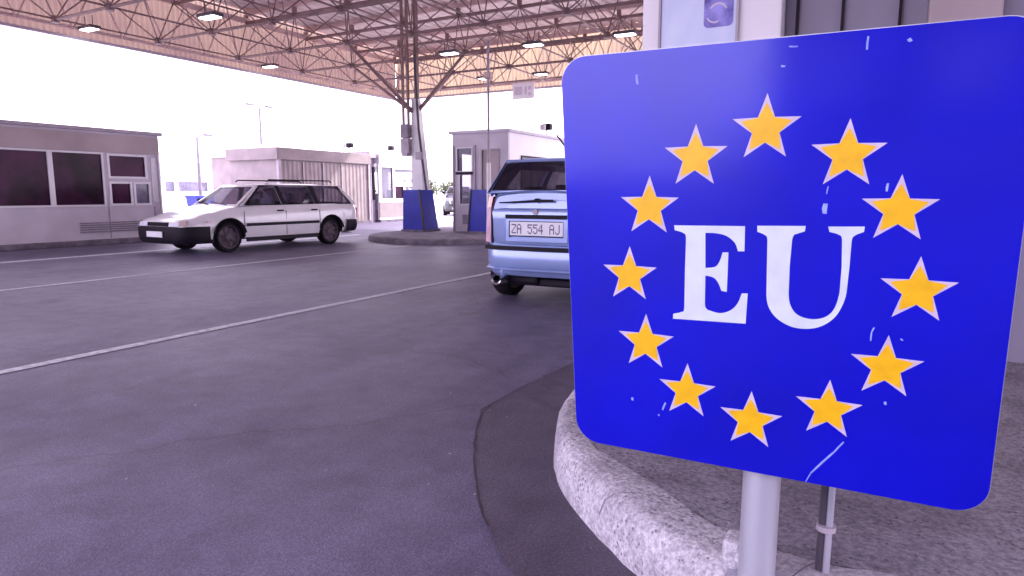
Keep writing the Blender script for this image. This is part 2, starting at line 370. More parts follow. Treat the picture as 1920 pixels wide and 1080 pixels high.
LE = [(-.1949,.1218),(-.0375,.1241),(-.0363,.0679),(-.0501,.0673),(-.0578,.0862),(-.077,.1014),(-.1006,.1064),(-.1233,.1066),(-.1207,.0253),(-.0995,.029),(-.0896,.0414),(-.0834,.0633),(-.0708,.0638),(-.0709,-.0275),(-.0829,-.0259),(-.0907,-.0078),(-.1019,.004),(-.1202,.0078),(-.1192,-.0604),(-.1120,-.0737),(-.0846,-.0788),(-.0611,-.070),(-.0461,-.0522),(-.038,-.0286),(-.0253,-.0276),(-.0269,-.0983),(-.1927,-.1021),(-.1923,-.0902),(-.1736,-.0839),(-.1665,-.0711),(-.1672,.025),(-.1667,.0916),(-.1736,.1046),(-.1935,.1106)]
LU = [(-.0117,.1259),(.0861,.128),(.085,.1165),(.0644,.1088),(.0608,.0947),(.0591,.0385),(.0602,-.0208),(.0657,-.0482),(.0809,-.0676),(.1078,-.0746),(.1346,-.0682),(.1521,-.0483),(.1602,-.0102),(.1606,.0446),(.1575,.1009),(.1498,.112),(.1326,.117),(.1298,.128),(.1978,.1301),(.197,.1191),(.1807,.1107),(.1756,.0984),(.1753,.0478),(.1734,-.0108),(.166,-.0431),(.1525,-.0689),(.1289,-.0888),(.1006,-.0972),(.0701,-.0955),(.0406,-.0807),(.0224,-.0585),(.0146,-.0285),(.0126,.0358),(.0108,.095),(.0039,.1066),(-.011,.1127)]
def smoothloop(L, k=5):
    n = len(L); out = []
    V_ = [Vector(p) for p in L]
    def sharp(i):
        a = V_[i]-V_[i-1]; c = V_[(i+1)%n]-V_[i]; return a.angle(c) > R(50)
    sh = [sharp(i) for i in range(n)]
    for i in range(n):
        p1, p2 = V_[i], V_[(i+1)%n]
        p0 = V_[i-1] if not sh[i] else p1 - (p2-p1)*.6; p3 = V_[(i+2)%n] if not sh[(i+1)%n] else p2 + (p2-p1)*.6
        if sh[i] and sh[(i+1)%n] or (p2-p1).length > .045: out.append(p1); continue
        for j in range(k):
            t = j/k; out.append(.5*((2*p1)+(p2-p0)*t+(2*p0-5*p1+4*p2-p3)*t*t+(3*p1-3*p2+p3-p0)*t**3))
    return [tuple(v) for v in out]
for L in (smoothloop(LE), smoothloop(LU)):
    b = MB(); b.prism(L, lambda u,v: P(u,v,.0010), lambda u,v: P(u,v,-.0004)); b.build('letter', M['sign_white'], sign)
# chips and scratches in the blue film
def chip(pts, wd):
    b = MB()
    for (a, c) in zip(pts, pts[1:]):
        a = Vector(a); c = Vector(c); d = (c-a); nrm = Vector((-d.y, d.x)).normalized()*wd/2
        loop = [tuple(a+nrm*.7), tuple(a-nrm), tuple(a.lerp(c,.5)-nrm*1.2), tuple(c-nrm*.6), tuple(c+nrm), tuple(a.lerp(c,.5)+nrm*.8)]
        b.prism(loop, lambda u,v: P(u,v,.0004), lambda u,v: P(u,v,-.0003))
    b.build('paint_chip', M['chip'], sign)
for pts, wd in [([(-.2889,.465),(-.287,.443)],.006),([(.1775,.503),(.176,.478)],.004),([(.1224,.176),(.120,.155)],.010),([(.1245,.212),(.122,.196)],.0025),
                ([(.233,.218),(.231,.202)],.0045),([(.2306,-.0813),(.2265,-.0905),(.2255,-.1107)],.003),([(-.2909,-.317),(-.291,-.325)],.006),
                ([(-.2062,-.318),(-.2142,-.338)],.0045),([(-.222,-.351),(-.2235,-.355)],.004),([(.2629,-.241),(.2632,-.248)],.005),([(.132,.237),(.131,.244)],.005),
                ([(.1906,-.3467),(.1700,-.378)],.0032),([(.1715,-.376),(.1292,-.4329)],.0042),([(.1310,-.430),(.1198,-.4570)],.0022),([(.0336,.497),(.05,.495)],.003),
                ([(.28,-.10),(.284,-.104)],.003),([(.02,.46),(.028,.458)],.004),([(.247,.492),(.25,.486)],.007)]: chip(pts, wd)
b = MB(); b.tube((0,0,0), (.0, .03, 1.22), .044, n=28); post = b.build('post', M['galv'], sign, smooth=40)
b = MB(); b.tube((0,0.03,1.22), (0,.03,1.235), .046, n=28); b.build('post_cap', M['dark_steel'], sign, smooth=40)
for z in (.5, 1.02):
    b = MB(); b.box(-.3,.3,-.035-.0,-.02,z,z+.04); b.tube((0,0.01,z),(0,0.01,z+.04),.05,n=20); b.build('clamp', M['galv'], sign)
b = MB(); b.box(-.075,.075,-.06,.07,.0,.02,.006); b.tube((0,0,.015),(0,.001,.026),.054,n=24); b.build('base_plate', M['galv'], sign)
# thin stake behind the sign post, and the rough mortar block at its foot
stk = empty('marker_stake', (-.075, 1.80, .175)); tag(stk, 'thin weathered steel stake with a pale sleeve standing right of the sign post', 'stake')
b = MB(); b.tube((0,0,0),(.004,0,.62),.010,n=10); b.build('rod', M['dark_steel'], stk)
b = MB(); b.tube((.016,-.004,.0),(.02,-.004,.60),.009,.008,n=10); b.build('sleeve', M['galv'], stk)
for z in (.12,.30,.36):
    b = MB(); b.tube((.010,-.002,z),(.010,-.002,z+.014),.024,n=12); b.build('clip', M['grey_steel'], stk)
mb = MB(); mb.box(-.30,-.245,1.68,1.76,.178,.262,.012); tag(mb.build('mortar_block', M['concrete']), 'small pale concrete block on the kerb against the sign post', 'block')
# pebbles
def pebble():
    b = MB(); bmesh.ops.create_icosphere(b.bm, subdivisions=2, radius=1)
    for v in b.bm.verts: v.co *= random.uniform(.85,1.1); v.co.z *= .45
    return b.build('pebble', M['pebble'], smooth=60)
pb = pebble(); spots = [(-1.75,2.95,.006),(-1.29,2.06,.007),(-3.2,2.25,.012),(-2.6,1.5,.009),(-1.95,1.95,.008),(-1.6,2.35,.008),(-1.5,2.05,.006),(-4.1,2.1,.01),(-2.1,3.1,.01),(-1.15,1.5,.006),(-1.62,2.9,.005),(-3.0,3.2,.009)]
for i, (x, y, s) in enumerate(spots):
    o = pb if i == 0 else pb.copy()
    if i: COL.objects.link(o)
    o.location = (x, y, .004 + s*.35); s *= .75; o.scale = (s*random.uniform(.9,1.5), s, s); o.rotation_euler.z = random.uniform(0,6)
    tag(o, 'small pale pebble lying on the asphalt', 'pebble', 'pebbles scattered on the asphalt')

# ---------------------------------------------------------------- canopy with its space frame
X0, X1, Y0, Y1 = -17.0, 15.0, -2.9, 21.6
ZB, ZT, ZR = 4.9, 6.2, 6.55
can = empty('canopy', (0,0,0)); tag(can, 'wide flat canopy roof on a steel space frame with peach ribbed edge cladding', 'canopy')
b = MB(); n_ = 400; rows = [[], []]
xs = X0
pr = [(0,0),(.16,0),(.2,.05),(.3,.05),(.34,0)]
x = X0
while x < X1:
    for dx, dz in pr[:-1]:
        rows[0].append((x+dx, Y0, ZR+dz)); rows[1].append((x+dx, Y1, ZR+dz))
    x += .34
b.grid(rows); b.build('roof_sheet', M['roof'], can)
def corr(name, along, fixed, a0, a1, z0, z1, mt):
    b = MB(); r0, r1 = [], []
    n = int((a1-a0)/.025)
    for i in range(n+1):
        a = a0 + (a1-a0)*i/n; off = .028*sin(2*pi*a/.15)
        p = (fixed+off, a) if along == 'y' else (a, fixed+off)
        r0.append((p[0], p[1], z0)); r1.append((p[0], p[1], z1))
    b.grid([r0, r1]); return b.build(name, mt, can, smooth=80)
corr('fascia', 'y', X0-.12, Y0, Y1+.1, 4.84, 6.7, M['fibreglass_dim'])
corr('fascia', 'x', Y1+.12, X0-.1, X1, 4.84, 6.7, M['fibreglass'])
corr('fascia', 'y', X1+.12, Y0, Y1+.1, 4.84, 6.7, M['fibreglass'])
corr('fascia', 'x', Y0-.12, X0-.1, X1, 4.84, 6.7, M['fibreglass'])
for q in ((X0-.17,X0-.07,Y0-.16,Y1+.16),(X1+.07,X1+.17,Y0-.16,Y1+.16)):
    b = MB(); b.box(q[0],q[1],q[2],q[3],4.80,4.86); b.build('edge_trim', M['grey_steel'], can)
for q in ((X0-.07,X1+.07,Y1+.06,Y1+.18),(X0-.07,X1+.07,Y0-.18,Y0-.06)):
    b = MB(); b.box(q[0],q[1],q[2],q[3],4.80,4.86); b.build('edge_trim', M['grey_steel'], can)
# top pink rail along the inside of the cladding and lower rail
for zz, hh in ((6.18,.14),(5.0,.06)):
    b = MB(); b.box(X0, X1, Y1-.08, Y1+.02, zz, zz+hh); b.build('rail', M['beam'], can)
    b = MB(); b.box(X0-.02, X0+.06, Y0, Y1-.1, zz, zz+hh); b.build('rail', M['beam'], can)
bx = [-16 + 2*i for i in range(16)]; by = [13.3 + 2.38*k for k in range(-8, 4)]
tx = [-17 + 2*i for i in range(17)]; ty = [12.11 + 2.38*k for k in range(-7, 5)]
by = [y for y in by if Y0 < y < Y1]; ty = [min(y, Y1-.1) for y in ty if Y0 < y < Y1+.4]
for y in by:
    b = MB(); b.tube((bx[0], y, ZB), (bx[-1], y, ZB), .034, n=8)
    for x in bx: b.tube((x, y, ZB-.07), (x, y, ZB+.07), .085, n=8)
    b.build('bottom_chord', M['truss'], can)
for x in bx:
    b = MB(); b.tube((x, by[0], ZB+.012), (x, by[-1], ZB+.012), .022, n=6); b.build('bottom_chord', M['truss'], can)
for y in ty:
    b = MB(); b.tube((tx[0], y, ZT), (tx[-1], y, ZT), .05, n=8)
    for x in tx: b.box(x-.05, x+.05, y-.05, y+.05, ZT, ZR-.12)
    b.build('top_chord', M['truss'], can)
    b = MB(); b.box(X0, X1, y-.06, y+.06, ZR-.13, ZR-.005); b.build('purlin', M['beam'], can)
for x in tx[1:-1]:
    b = MB(); b.tube((x, ty[0], ZT-.012), (x, ty[-1], ZT-.012), .03, n=6); b.build('top_chord', M['truss'], can)
for y in by:
    b = MB()
    for x in bx:
        for sx in (-1, 1):
            for t in ty:
                if abs(t-y) < 1.6: b.tube((x, y, ZB), (x+sx, t, ZT), .016, n=5, cap=False)
    b.build('web_bracing', M['truss'], can)
# lacing angles behind the cladding
b = MB(); y = Y1-.14
for i in range(31):
    x = X0 + i*1.0; b.tube((x, y, 4.98), (x+.5, y, 6.2), .018, n=5, cap=False); b.tube((x+.5, y, 6.2), (x+1.0, y, 4.98), .018, n=5, cap=False)
b.build('edge_lacing', M['beam'], can)
b = MB(); x = X0+.1
for i in range(22):
    y = Y0 + .4 + i*1.19; b.tube((x, y, 4.98), (x, y+.6, 6.2), .018, n=5, cap=False); b.tube((x, y+.6, 6.2), (x, y+1.19, 4.98), .018, n=5, cap=False)
b.build('edge_lacing', M['beam'], can)
# lamps under the frame
def lamp():
    t = empty('canopy_lamp')
    b = MB(); b.box(-.26,.26,-.13,.13,0,.07,.015); b.build('housing', M['dark_steel'], t)
    b = MB(); b.box(-.22,.22,-.10,.10,-.018,.003); b.build('diffuser', M['lit'], t)
    b = MB(); b.tube((-.15,0,.06),(-.15,0,.3),.01,n=6); b.tube((.15,0,.06),(.15,0,.3),.01,n=6); b.build('hanger', M['dark_steel'], t)
    return t
L0 = lamp()
lps = [(-9.93,14.8,4.7,'lit lamp under the canopy just right of the steel column'),(-7.6,14.95,4.7,'middle lit lamp of the three in the row beside the column'),(-5.3,15.0,4.7,'lit lamp under the canopy nearest the white notice board'),
       (-16.6,9.6,4.98,'lit lamp at the canopy edge above the near grey booth'),(-12.2,9.5,4.7,'lit lamp highest in the frame at the left of the canopy'),(-16.6,14.95,4.98,'lit lamp at the far left edge of the canopy'),
       (-12.0,20.0,5.0,'small lit lamp against the back cladding near the thin pole'),(-10.0,20.2,5.0,'small lit lamp against the back cladding near the blue sign')]
for i, (x, y, z, lb) in enumerate(lps):
    o = L0 if i == 0 else copy_tree(L0)
    o.location = (x, y, z); tag(o, lb, 'lamp', 'lamps under the canopy')
# faint lane sign hung at the back edge
ls = empty('hanging_sign', (-11.15, 21.2, 4.42)); tag(ls, 'pale grey lane sign hanging from the back edge of the canopy', 'sign')
b = MB(); b.box(-.42,.42,-.03,.03,0,.55,.01); b.build('sign_board', M['booth_white'], ls)
b = MB(); b.box(-.34,-.04,-.036,-.031,.14,.42); b.box(.06,.14,-.036,-.031,.14,.42); b.box(.2,.32,-.036,-.031,.1,.2); b.box(.2,.32,-.036,-.031,.3,.42); b.build('marking', M['booth_grey'], ls)
b = MB(); b.tube((-.3,0,.54),(-.3,0,.75),.012,n=6); b.tube((.3,0,.54),(.3,0,.75),.012,n=6); b.build('hanger', M['dark_steel'], ls)

# ---------------------------------------------------------------- column island, column, cladding boxes, pole
ci = empty('middle_island', (-9.6, 15, 0)); tag(ci, 'dark worn island carrying the canopy column and blue boxes', 'traffic island')
oo, ii = [], []
for k in range(0, 25):
    a = R(180 + 180*k/24); oo.append(Vector((-9.6 + 2.15*cos(a), 14.5 + 2.35*sin(a)))); ii.append(Vector((-9.6 + 1.95*cos(a), 14.5 + 2.15*sin(a))))
oo = [Vector((-11.75, 22))] + oo + [Vector((-7.45, 22))]; ii = [Vector((-11.55, 22))] + ii + [Vector((-7.65, 22))]
b = MB(); b.grid(kerb_rows(oo, ii, .13, .97)); at(b.build('kerb', M['kerb_dark'], smooth=50), ci)
b = MB(); V = [b.bm.verts.new((p.x, p.y, .126)) for p in ii]; f = b.bm.faces.new(V); bmesh.ops.triangulate(b.bm, faces=[f]); at(b.build('paving', M['kerb_dark']), ci)
colm = empty('canopy_column', (-11.5, 15.3, .12)); tag(colm, 'white tapered steel column with spreading struts holding up the canopy', 'column')
b = MB(); b.hexa([(.05,-.2,0),(.52,-.2,0),(.52,.2,0),(.05,.2,0),(.02,-.10,3.6),(.20,-.10,3.6),(.20,.10,3.6),(.02,.10,3.6)]); b.build('shaft', M['white_steel'], colm)
b = MB(); b.path([(.60,-.22,.9),(.44,-.2,1.9),(.30,-.16,2.8),(.24,-.13,3.5),(.16,-.1,4.75)], .035); b.build('drain_or_shade_pipe', M['dark_steel'], colm)  # dark pipe stands in for the column's shaded edge
b = MB(); b.box(.30,.50,-.34,-.24,1.95,2.15,.01); b.build('junction_box', M['grey_steel'], colm)
b = MB()
for dx in (-.20,-.03): b.box(dx-.03,dx+.03,-.2,-.14,2.85,6.2)
b.build('channel', M['truss'], colm)
b = MB()
for dx in (.14,): b.box(dx-.04,dx+.04,-.06,.06,3.6,6.2)
b.build('upper_shaft', M['truss'], colm)
b = MB(); b.box(-.24,.02,-.28,-.08,2.55,2.92,.015); b.build('control_box', M['vent'], colm)
b = MB(); b.box(-.25,.03,-.27,-.07,2.12,2.54,.015); b.box(-.2,-.02,-.29,-.05,2.06,2.14,.0); b.build('signal_box', M['grey_steel'], colm)
for (nx, ny) in ((-14,15.68),(-10,15.68),(-12,18.06),(-12,13.3)):
    b = MB(); e = Vector((nx, ny, 4.9)) - Vector(colm.location); b.tube((.08,0,3.2), e, .05, .04, n=8); b.build('strut', M['truss'], colm)
# blue boxes round the feet
def bluebox(x0, x1, xt0, xt1, y, loc, label):
    t = empty('blue_cladding_box', loc); tag(t, label, 'cladding box', 'blue boxes on the middle island')
    b = MB(); b.hexa([(x0,0,0),(x1,0,0),(x1,.75,0),(x0,.75,0),(xt0,.05,1.12),(xt1,.05,1.12),(xt1,.7,1.12),(xt0,.7,1.12)])
    bmesh.ops.bevel(b.bm, geom=list(b.bm.edges), offset=.012, segments=2, affect='EDGES'); b.build('cladding', M['blue_box'], t, smooth=40)
    b = MB(); b.box(x0-.03,x1+.03,-.03,.78,-.03,.05); b.build('plinth', M['kerb_dark'], t)
    e_ = .03 if x1 - xt1 > .05 else -.03
    xa, xb = (x1, xt1) if e_ > 0 else (x0, xt0)
    b = MB(); b.hexa([(xa,-.02,.05),(xa+e_,-.02,.05),(xa+e_,.06,.05),(xa,.06,.05),(xb,.03,1.13),(xb+e_,.03,1.13),(xb+e_,.1,1.13),(xb,.1,1.13)]); b.build('corner_post', M['dark_steel'], t)
bluebox(0, .68, 0, .53, 0, (-11.42, 14.62, .13), 'blue tapered box around the foot of the white canopy column')
bluebox(-.07, .45, 0, .45, 0, (-9.30, 14.75, .13), 'blue tapered box between the grey booth and the light blue car')
pl = empty('thin_pole', (-8.72, 14.7, .12)); tag(pl, 'thin dark pole with a pale painted foot rising before the grey booth', 'pole')
b = MB(); b.tube((0,0,1.75),(0,0,4.75),.034,n=10); b.build('pole_shaft', M['grey_steel'], pl, smooth=40)
b = MB(); b.tube((0,0,0),(0,0,1.8),.055,n=12); b.build('painted_foot', M['white_steel'], pl, smooth=40)
b = MB(); b.box(-.10,.10,-.08,.08,3.84,4.0,.02); b.build('collar', M['beam'], pl)

# ---------------------------------------------------------------- booths. wall faces with windows
def facewall(name, outer, holes, f, m, parent, th=.08):
    b = MB(); b.ring(outer, holes, lambda a,z: f(a,z,0), lambda a,z: f(a,z,-th)); return b.build(name, m, parent)
def rect(a0,a1,z0,z1): return [(a0,z0),(a1,z0),(a1,z1),(a0,z1)]
def window(parent, f, a0, a1, z0, z1, pane, frame=M['booth_white'], fw=.05, bars=(), name='window'):
    b = MB(); b.ring(rect(a0-fw,a1+fw,z0-fw,z1+fw), [rect(a0,a1,z0,z1)], lambda a,z: f(a,z,.025), lambda a,z: f(a,z,-.05))
    w_ = b.build(name, frame, parent)
    b = MB(); b.prism(rect(a0-.01,a1+.01,z0-.01,z1+.01), lambda a,z: f(a,z,-.02), lambda a,z: f(a,z,-.03)); b.build('pane', pane, w_)
    for bb in bars:
        b = MB(); b.prism(rect(*bb), lambda a,z: f(a,z,.018), lambda a,z: f(a,z,-.018)); b.build('mullion', frame, w_)
    return w_
# near left booth: face on X=-15.7 looking +X
XA = -15.7
b1 = empty('inspection_booth', (XA-1.2, 7.5, 0)); tag(b1, 'long grey booth with dark purple windows nearest the left edge', 'booth')
fA = lambda a,z,d: (1.2 + d, a-7.5, z)
hs = [rect(6.9,9.09,.90,2.04), rect(9.27,10.12,1.55,2.02), rect(9.27,9.72,.92,1.38), rect(9.85,10.18,.92,1.38)]
facewall('front_wall', rect(4.3,10.52,0,2.55), hs, fA, M['booth_grey'], b1)
facewall('end_wall', [(-2.4,0),(-.08,0),(-.08,2.55),(-2.4,2.55)], [], lambda a,z,d: (1.2+a, 10.52-7.5+d-.0, z), M['booth_grey'], b1)
facewall('rear_end_wall', [(-2.4,0),(-.08,0),(-.08,2.55),(-2.4,2.55)], [], lambda a,z,d: (1.2+a, 4.3-7.5-d, z), M['booth_grey'], b1)
facewall('back_wall', rect(4.3,10.44,0,2.55), [], lambda a,z,d: (-1.2-d, a-7.5, z), M['booth_grey'], b1)
b = MB(); b.box(-1.28,1.27,4.22-7.5,10.6-7.5,2.55,2.63,.01); b.build('roof', M['grey_steel'], b1)
b = MB(); b.box(1.2,1.235,4.3-7.5,10.5-7.5,2.09,2.5); b.build('fascia_board', M['booth_warm'], b1)
w1 = window(b1, fA, 6.9,9.09,.90,2.04, M['pane_dark'], fw=.04, bars=[(7.95,8.05,.9,2.04)])
window(b1, fA, 9.27,10.12,1.55,2.02, M['pane_dark'], fw=.05)
window(b1, fA, 9.27,9.72,.92,1.38, M['pane_dark'], fw=.05)
window(b1, fA, 9.85,10.18,.92,1.38, M['pane_grey'], fw=.05)
b = MB(); b.box(1.2,1.215,10.28-7.5,10.50-7.5,.95,2.02); b.build('corner_panel', M['booth_white'], b1)
b = MB()
for k in range(5): b.box(1.2,1.222,8.5-7.5,10.3-7.5,.27+.05*k,.30+.05*k)
b.build('vent', M['vent'], b1)
b = MB(); b.box(-1.1,1.1,4.4-7.5,10.4-7.5,.0,.03); b.build('floor', M['interior'], b1)
for y in (5.4, 6.75, 9.18, 10.3):
    b = MB(); b.box(1.2,1.208,y-7.5-.01,y-7.5+.01,.12,.84); b.build('panel_seam', M['vent'], b1)
b = MB(); b.path([(1.24,10.44-7.5,.12),(1.24,10.44-7.5,2.08)],.02); b.build('drain_or_shade_pipe', M['grey_steel'], b1)
b = MB()
for k in range(9): b.box(1.172,1.176,8.07-7.5,9.08-7.5,1.72+.033*k,1.737+.033*k)
b.build('blind', M['vent'], b1)
b = MB(); b.box(-.5,-.3,5.5-7.5,10.1-7.5,.0,2.2); b.build('partition', M['interior'], b1)
b = MB(); b.box(1.22,1.5,4.2-7.5,10.75-7.5,.0,.11,.02); b.build('plinth', M['kerb_dark'], b1)
# corrugated container booth
XB = -17.7
b2 = empty('corrugated_booth', (XB-1.2, 18.3, 0)); tag(b2, 'pinkish ribbed container booth behind the white estate car', 'booth')
b = MB(); r0, r1 = [], []; n = 180
for i in range(n+1):
    a = -2.15 + 4.45*i/n; off = .006*max(-1,min(1,2*sin(2*pi*a/.2))); r0.append((1.2+off, a, .1)); r1.append((1.2+off, a, 2.24))
b.grid([r0,r1]); b.build('ribbed_wall', M['booth_shade'], b2)
b = MB(); b.box(-1.2,1.16,-2.2,2.32,.1,2.3); b.build('body', M['booth_shade'], b2)
b = MB(); b.box(-1.28,1.26,-2.3,2.36,2.28,2.68,.015); b.build('roof', M['booth_shade'], b2)
b = MB(); b.box(-1.25,1.24,-2.25,2.34,0,.1); b.build('plinth', M['kerb_dark'], b2)
for y in (-2.2, 2.28):
    b = MB(); b.box(1.14,1.25,y-.05,y+.05,.1,2.28); b.build('corner_post', M['grey_steel'], b2)
for y in (-1.15,-.2,.75):
    b = MB(); b.box(1.215,1.235,y,y+.05,.1,2.25); b.build('seam', M['grey_steel'], b2)
# dark gap / drain bay between the two
gp = empty('service_bay', (-18.3, 20.92, 0)); tag(gp, 'narrow dark service bay between the ribbed booth and the white booth', 'service bay')
b = MB(); b.box(-.5,.42,-.22,.22,0,2.55); b.build('bay_wall', M['vent'], gp)
b = MB(); b.tube((.5,-.1,0),(.5,-.1,2.78),.045,n=10); b.build('drain_or_shade_pipe', M['grey_steel'], gp)
b = MB(); b.box(.43,.5,.05,.17,.9,2.2); b.build('slot', M['trim'], gp)
b = MB(); b.box(-.55,.6,-.25,.25,2.55,2.8); b.build('cap', M['grey_steel'], gp)
# white booth with see-through windows
XC = -17.7
b3 = empty('white_booth', (XC-1.2, 22.7, 0)); tag(b3, 'bright white booth with big windows between the estate car and the column', 'booth')
fC = lambda a,z,d: (1.2+d, a, z)
hs = [rect(-1.35,-.65,.95,2.2), rect(-.5,.05,.95,1.45), rect(-.5,1.3,1.6,2.15), rect(.2,1.3,.95,1.45)]
facewall('front_wall', rect(-1.5,1.5,.1,2.35), hs, fC, M['booth_white'], b3)
window(b3, fC, -1.35,-.65,.95,2.2, M['boothglass'], fw=.04); window(b3, fC, -.5,.05,.95,1.45, M['pane_dark'], fw=.04)
window(b3, fC, -.5,1.3,1.6,2.15, M['boothglass'], fw=.04); window(b3, fC, .2,1.3,.95,1.45, M['boothglass'], fw=.04)
b = MB(); b.box(1.2,1.225,-1.5,1.5,.2,.8); b.build('lower_panel', M['booth_shade'], b3)
facewall('end_wall', rect(-2.32,0,.1,2.35), [rect(-1.8,-.5,.95,2.1)], lambda a,z,d: (1.12+a, 1.5+d, z), M['booth_white'], b3)
facewall('back_wall', rect(-1.5,1.42,.1,2.35), [rect(-1.2,1.2,.95,2.1)], lambda a,z,d: (-1.2-d, a, z), M['booth_white'], b3)
b = MB(); b.box(-1.3,1.3,-1.55,1.6,2.35,2.72,.02); b.build('roof', M['booth_white'], b3)
b = MB(); b.box(-1.25,1.25,-1.5,1.5,0,.1); b.build('plinth', M['kerb_dark'], b3)
b = MB(); b.box(-.6,.4,-1.0,-.2,.1,1.15); b.box(.2,.6,.2,.5,.1,1.3); b.build('desk', M['vent'], b3)
# grey booth on the middle island
b4 = empty('island_booth', (-9.35, 17.2, .126)); tag(b4, 'grey booth with a glazed cabin door on the island behind the light blue car', 'booth')
FY = 15.35-17.2
fD = lambda a,z,d: (a+9.35, FY-d, z)
hs = [rect(-10.08,-9.62,1.62,2.22), rect(-10.0,-9.66,.75,1.52), rect(-9.3,-8.82,.95,2.15)]
facewall('front_wall', rect(-10.24,-8.52,0,2.6), hs, fD, M['booth_grey'], b4)
window(b4, fD, -10.08,-9.62,1.62,2.22, M['boothglass'], fw=.03); window(b4, fD, -10.0,-9.66,.75,1.52, M['boothglass'], fw=.03)
window(b4, fD, -9.3,-8.82,.95,2.15, M['booth_warm'], frame=M['grey_steel'], fw=.04)
b = MB(); b.box(-10.12+9.35,-9.58+9.35,FY-.045,FY-.026,1.53,1.60); b.build('door_rail', M['trim'], b4)
b = MB(); b.box(-9.92+9.35,-9.72+9.35,FY-.03,FY-.0,.2,.46); b.build('door_vent', M['vent'], b4)
for a in (-10.2,-9.52):
    b = MB(); b.box(a+9.35-.02,a+9.35+.02,FY-.04,FY-.001,0,2.3); b.build('door_post', M['grey_steel'], b4)
fS = lambda a,z,d: (-8.52+9.35+d, a-17.2, z)
facewall('side_wall', rect(15.43,19.5,0,2.6), [rect(16.1,17.6,1.1,2.0)], fS, M['booth_white'], b4)  # sunlit side given the white panel: brightness put into the colour
window(b4, fS, 16.1,17.6,1.1,2.0, M['boothglass'], frame=M['trim'], fw=.04)
facewall('side_wall', rect(15.43,19.5,0,2.6), [rect(15.7,17.6,.9,2.1)], lambda a,z,d: (-10.24+9.35-d, a-17.2, z), M['booth_grey'], b4)
b = MB(); b.box(-.89,.83,2.3,2.35,0,2.6); b.build('back_wall', M['booth_grey'], b4)
b = MB(); b.box(-.97,.91,FY-.08,2.4,2.6,2.68,.01); b.build('roof', M['booth_grey'], b4)
b = MB(); b.box(-.85,.8,FY+.1,2.25,.0,.02); b.build('floor', M['vent'], b4)
# roof things
def roofkit(loc, lb):
    t = empty('roof_camera', loc); tag(t, lb, 'camera', 'cameras on the booth roofs')
    b = MB(); b.tube((0,0,0),(0,0,.22),.02,n=8); b.build('bracket', M['grey_steel'], t)
    b = MB(); b.tube((0,-.3,0),(0,-.3,.2),.02,n=8); b.build('bracket', M['grey_steel'], t)
    b = MB(); b.box(-.12,.16,-.1,.1,.2,.38,.03); b.build('camera_body', M['trim'], t)
    b = MB(); b.box(-.05,.10,-.36,-.24,.18,.34,.02); b.build('floodlight', M['booth_grey'], t)
    return t
roofkit((-17.9, 19.75, 2.68), 'dark roof camera above the ribbed booth behind the estate car')
roofkit((-17.9, 22.2, 2.72), 'roof camera on the white booth left of the column')
roofkit((-8.75, 18.1, 2.80), 'small dark roof camera above the grey island booth')

# low pale building behind, left
lb_ = empty('low_building', (-30.5, 21, 0)); tag(lb_, 'low white building with a pale roof seen past the near left booth', 'building')
fL = lambda a,z,d: (.5+d, a-21, z)
wins = [(19.0,19.5),(20.3,20.75),(21.0,22.6),(23.2,24.0),(24.3,24.7),(25.2,26.4),(27,28.6)]
facewall('front_wall', rect(17,30,0,1.95), [rect(a,c,1.25,1.72) for a,c in wins], fL, M['booth_white'], lb_, .2)
for a, c in wins: window(lb_, fL, a, c, 1.25, 1.72, M['pane_grey'], fw=.05)
facewall('end_wall', rect(-5,.3,0,1.95), [], lambda a,z,d: (a, 9+d, z), M['booth_white'], lb_, .2)
b = MB(); b.hexa([(-5.2,-4.3,1.95),(.75,-4.3,1.95),(.75,9.3,1.95),(-5.2,9.3,1.95),(-3,-4.3,2.75),(-1,-4.3,2.75),(-1,9.3,2.75),(-3,9.3,2.75)]); b.build('roof', M['far_roof'], lb_)
bs = empty('blue_bin', (-27, 20, 0)); tag(bs, 'dark blue bin standing before the low white building', 'bin')
b = MB(); b.hexa([(-.3,-.45,.05),(.3,-.45,.05),(.3,.45,.05),(-.3,.45,.05),(-.38,-.52,.98),(.38,-.52,.98),(.38,.52,.98),(-.38,.52,.98)]); b.build('bin_body', M['blue_box'], bs)
b = MB(); b.box(-.42,.42,-.56,.56,.98,1.08,.03); b.build('lid', M['blue_box'], bs)
# pinkish cabin behind the estate car
pc = empty('cabin', (-21.5, 18.2, 0)); tag(pc, 'pale pink cabin set back left of the ribbed booth', 'booth')
b = MB(); b.box(-1,1,-1.0,1.4,0,2.5); b.build('body', M['booth_shade'], pc)
b = MB(); b.box(-1.08,1.08,-1.1,1.5,2.5,2.95,.02); b.build('roof', M['booth_white'], pc)
b = MB(); b.ring(rect(-.8,.5,.9,2.1), [rect(-.72,.42,.98,2.02)], lambda a,z: (1.03,a,z), lambda a,z:(1.0,a,z)); wq = b.build('window', M['booth_white'], pc)
b = MB(); b.prism(rect(-.72,.42,.98,2.02), lambda a,z:(1.015,a,z), lambda a,z:(1.004,a,z)); b.build('pane', M['pane_grey'], wq)
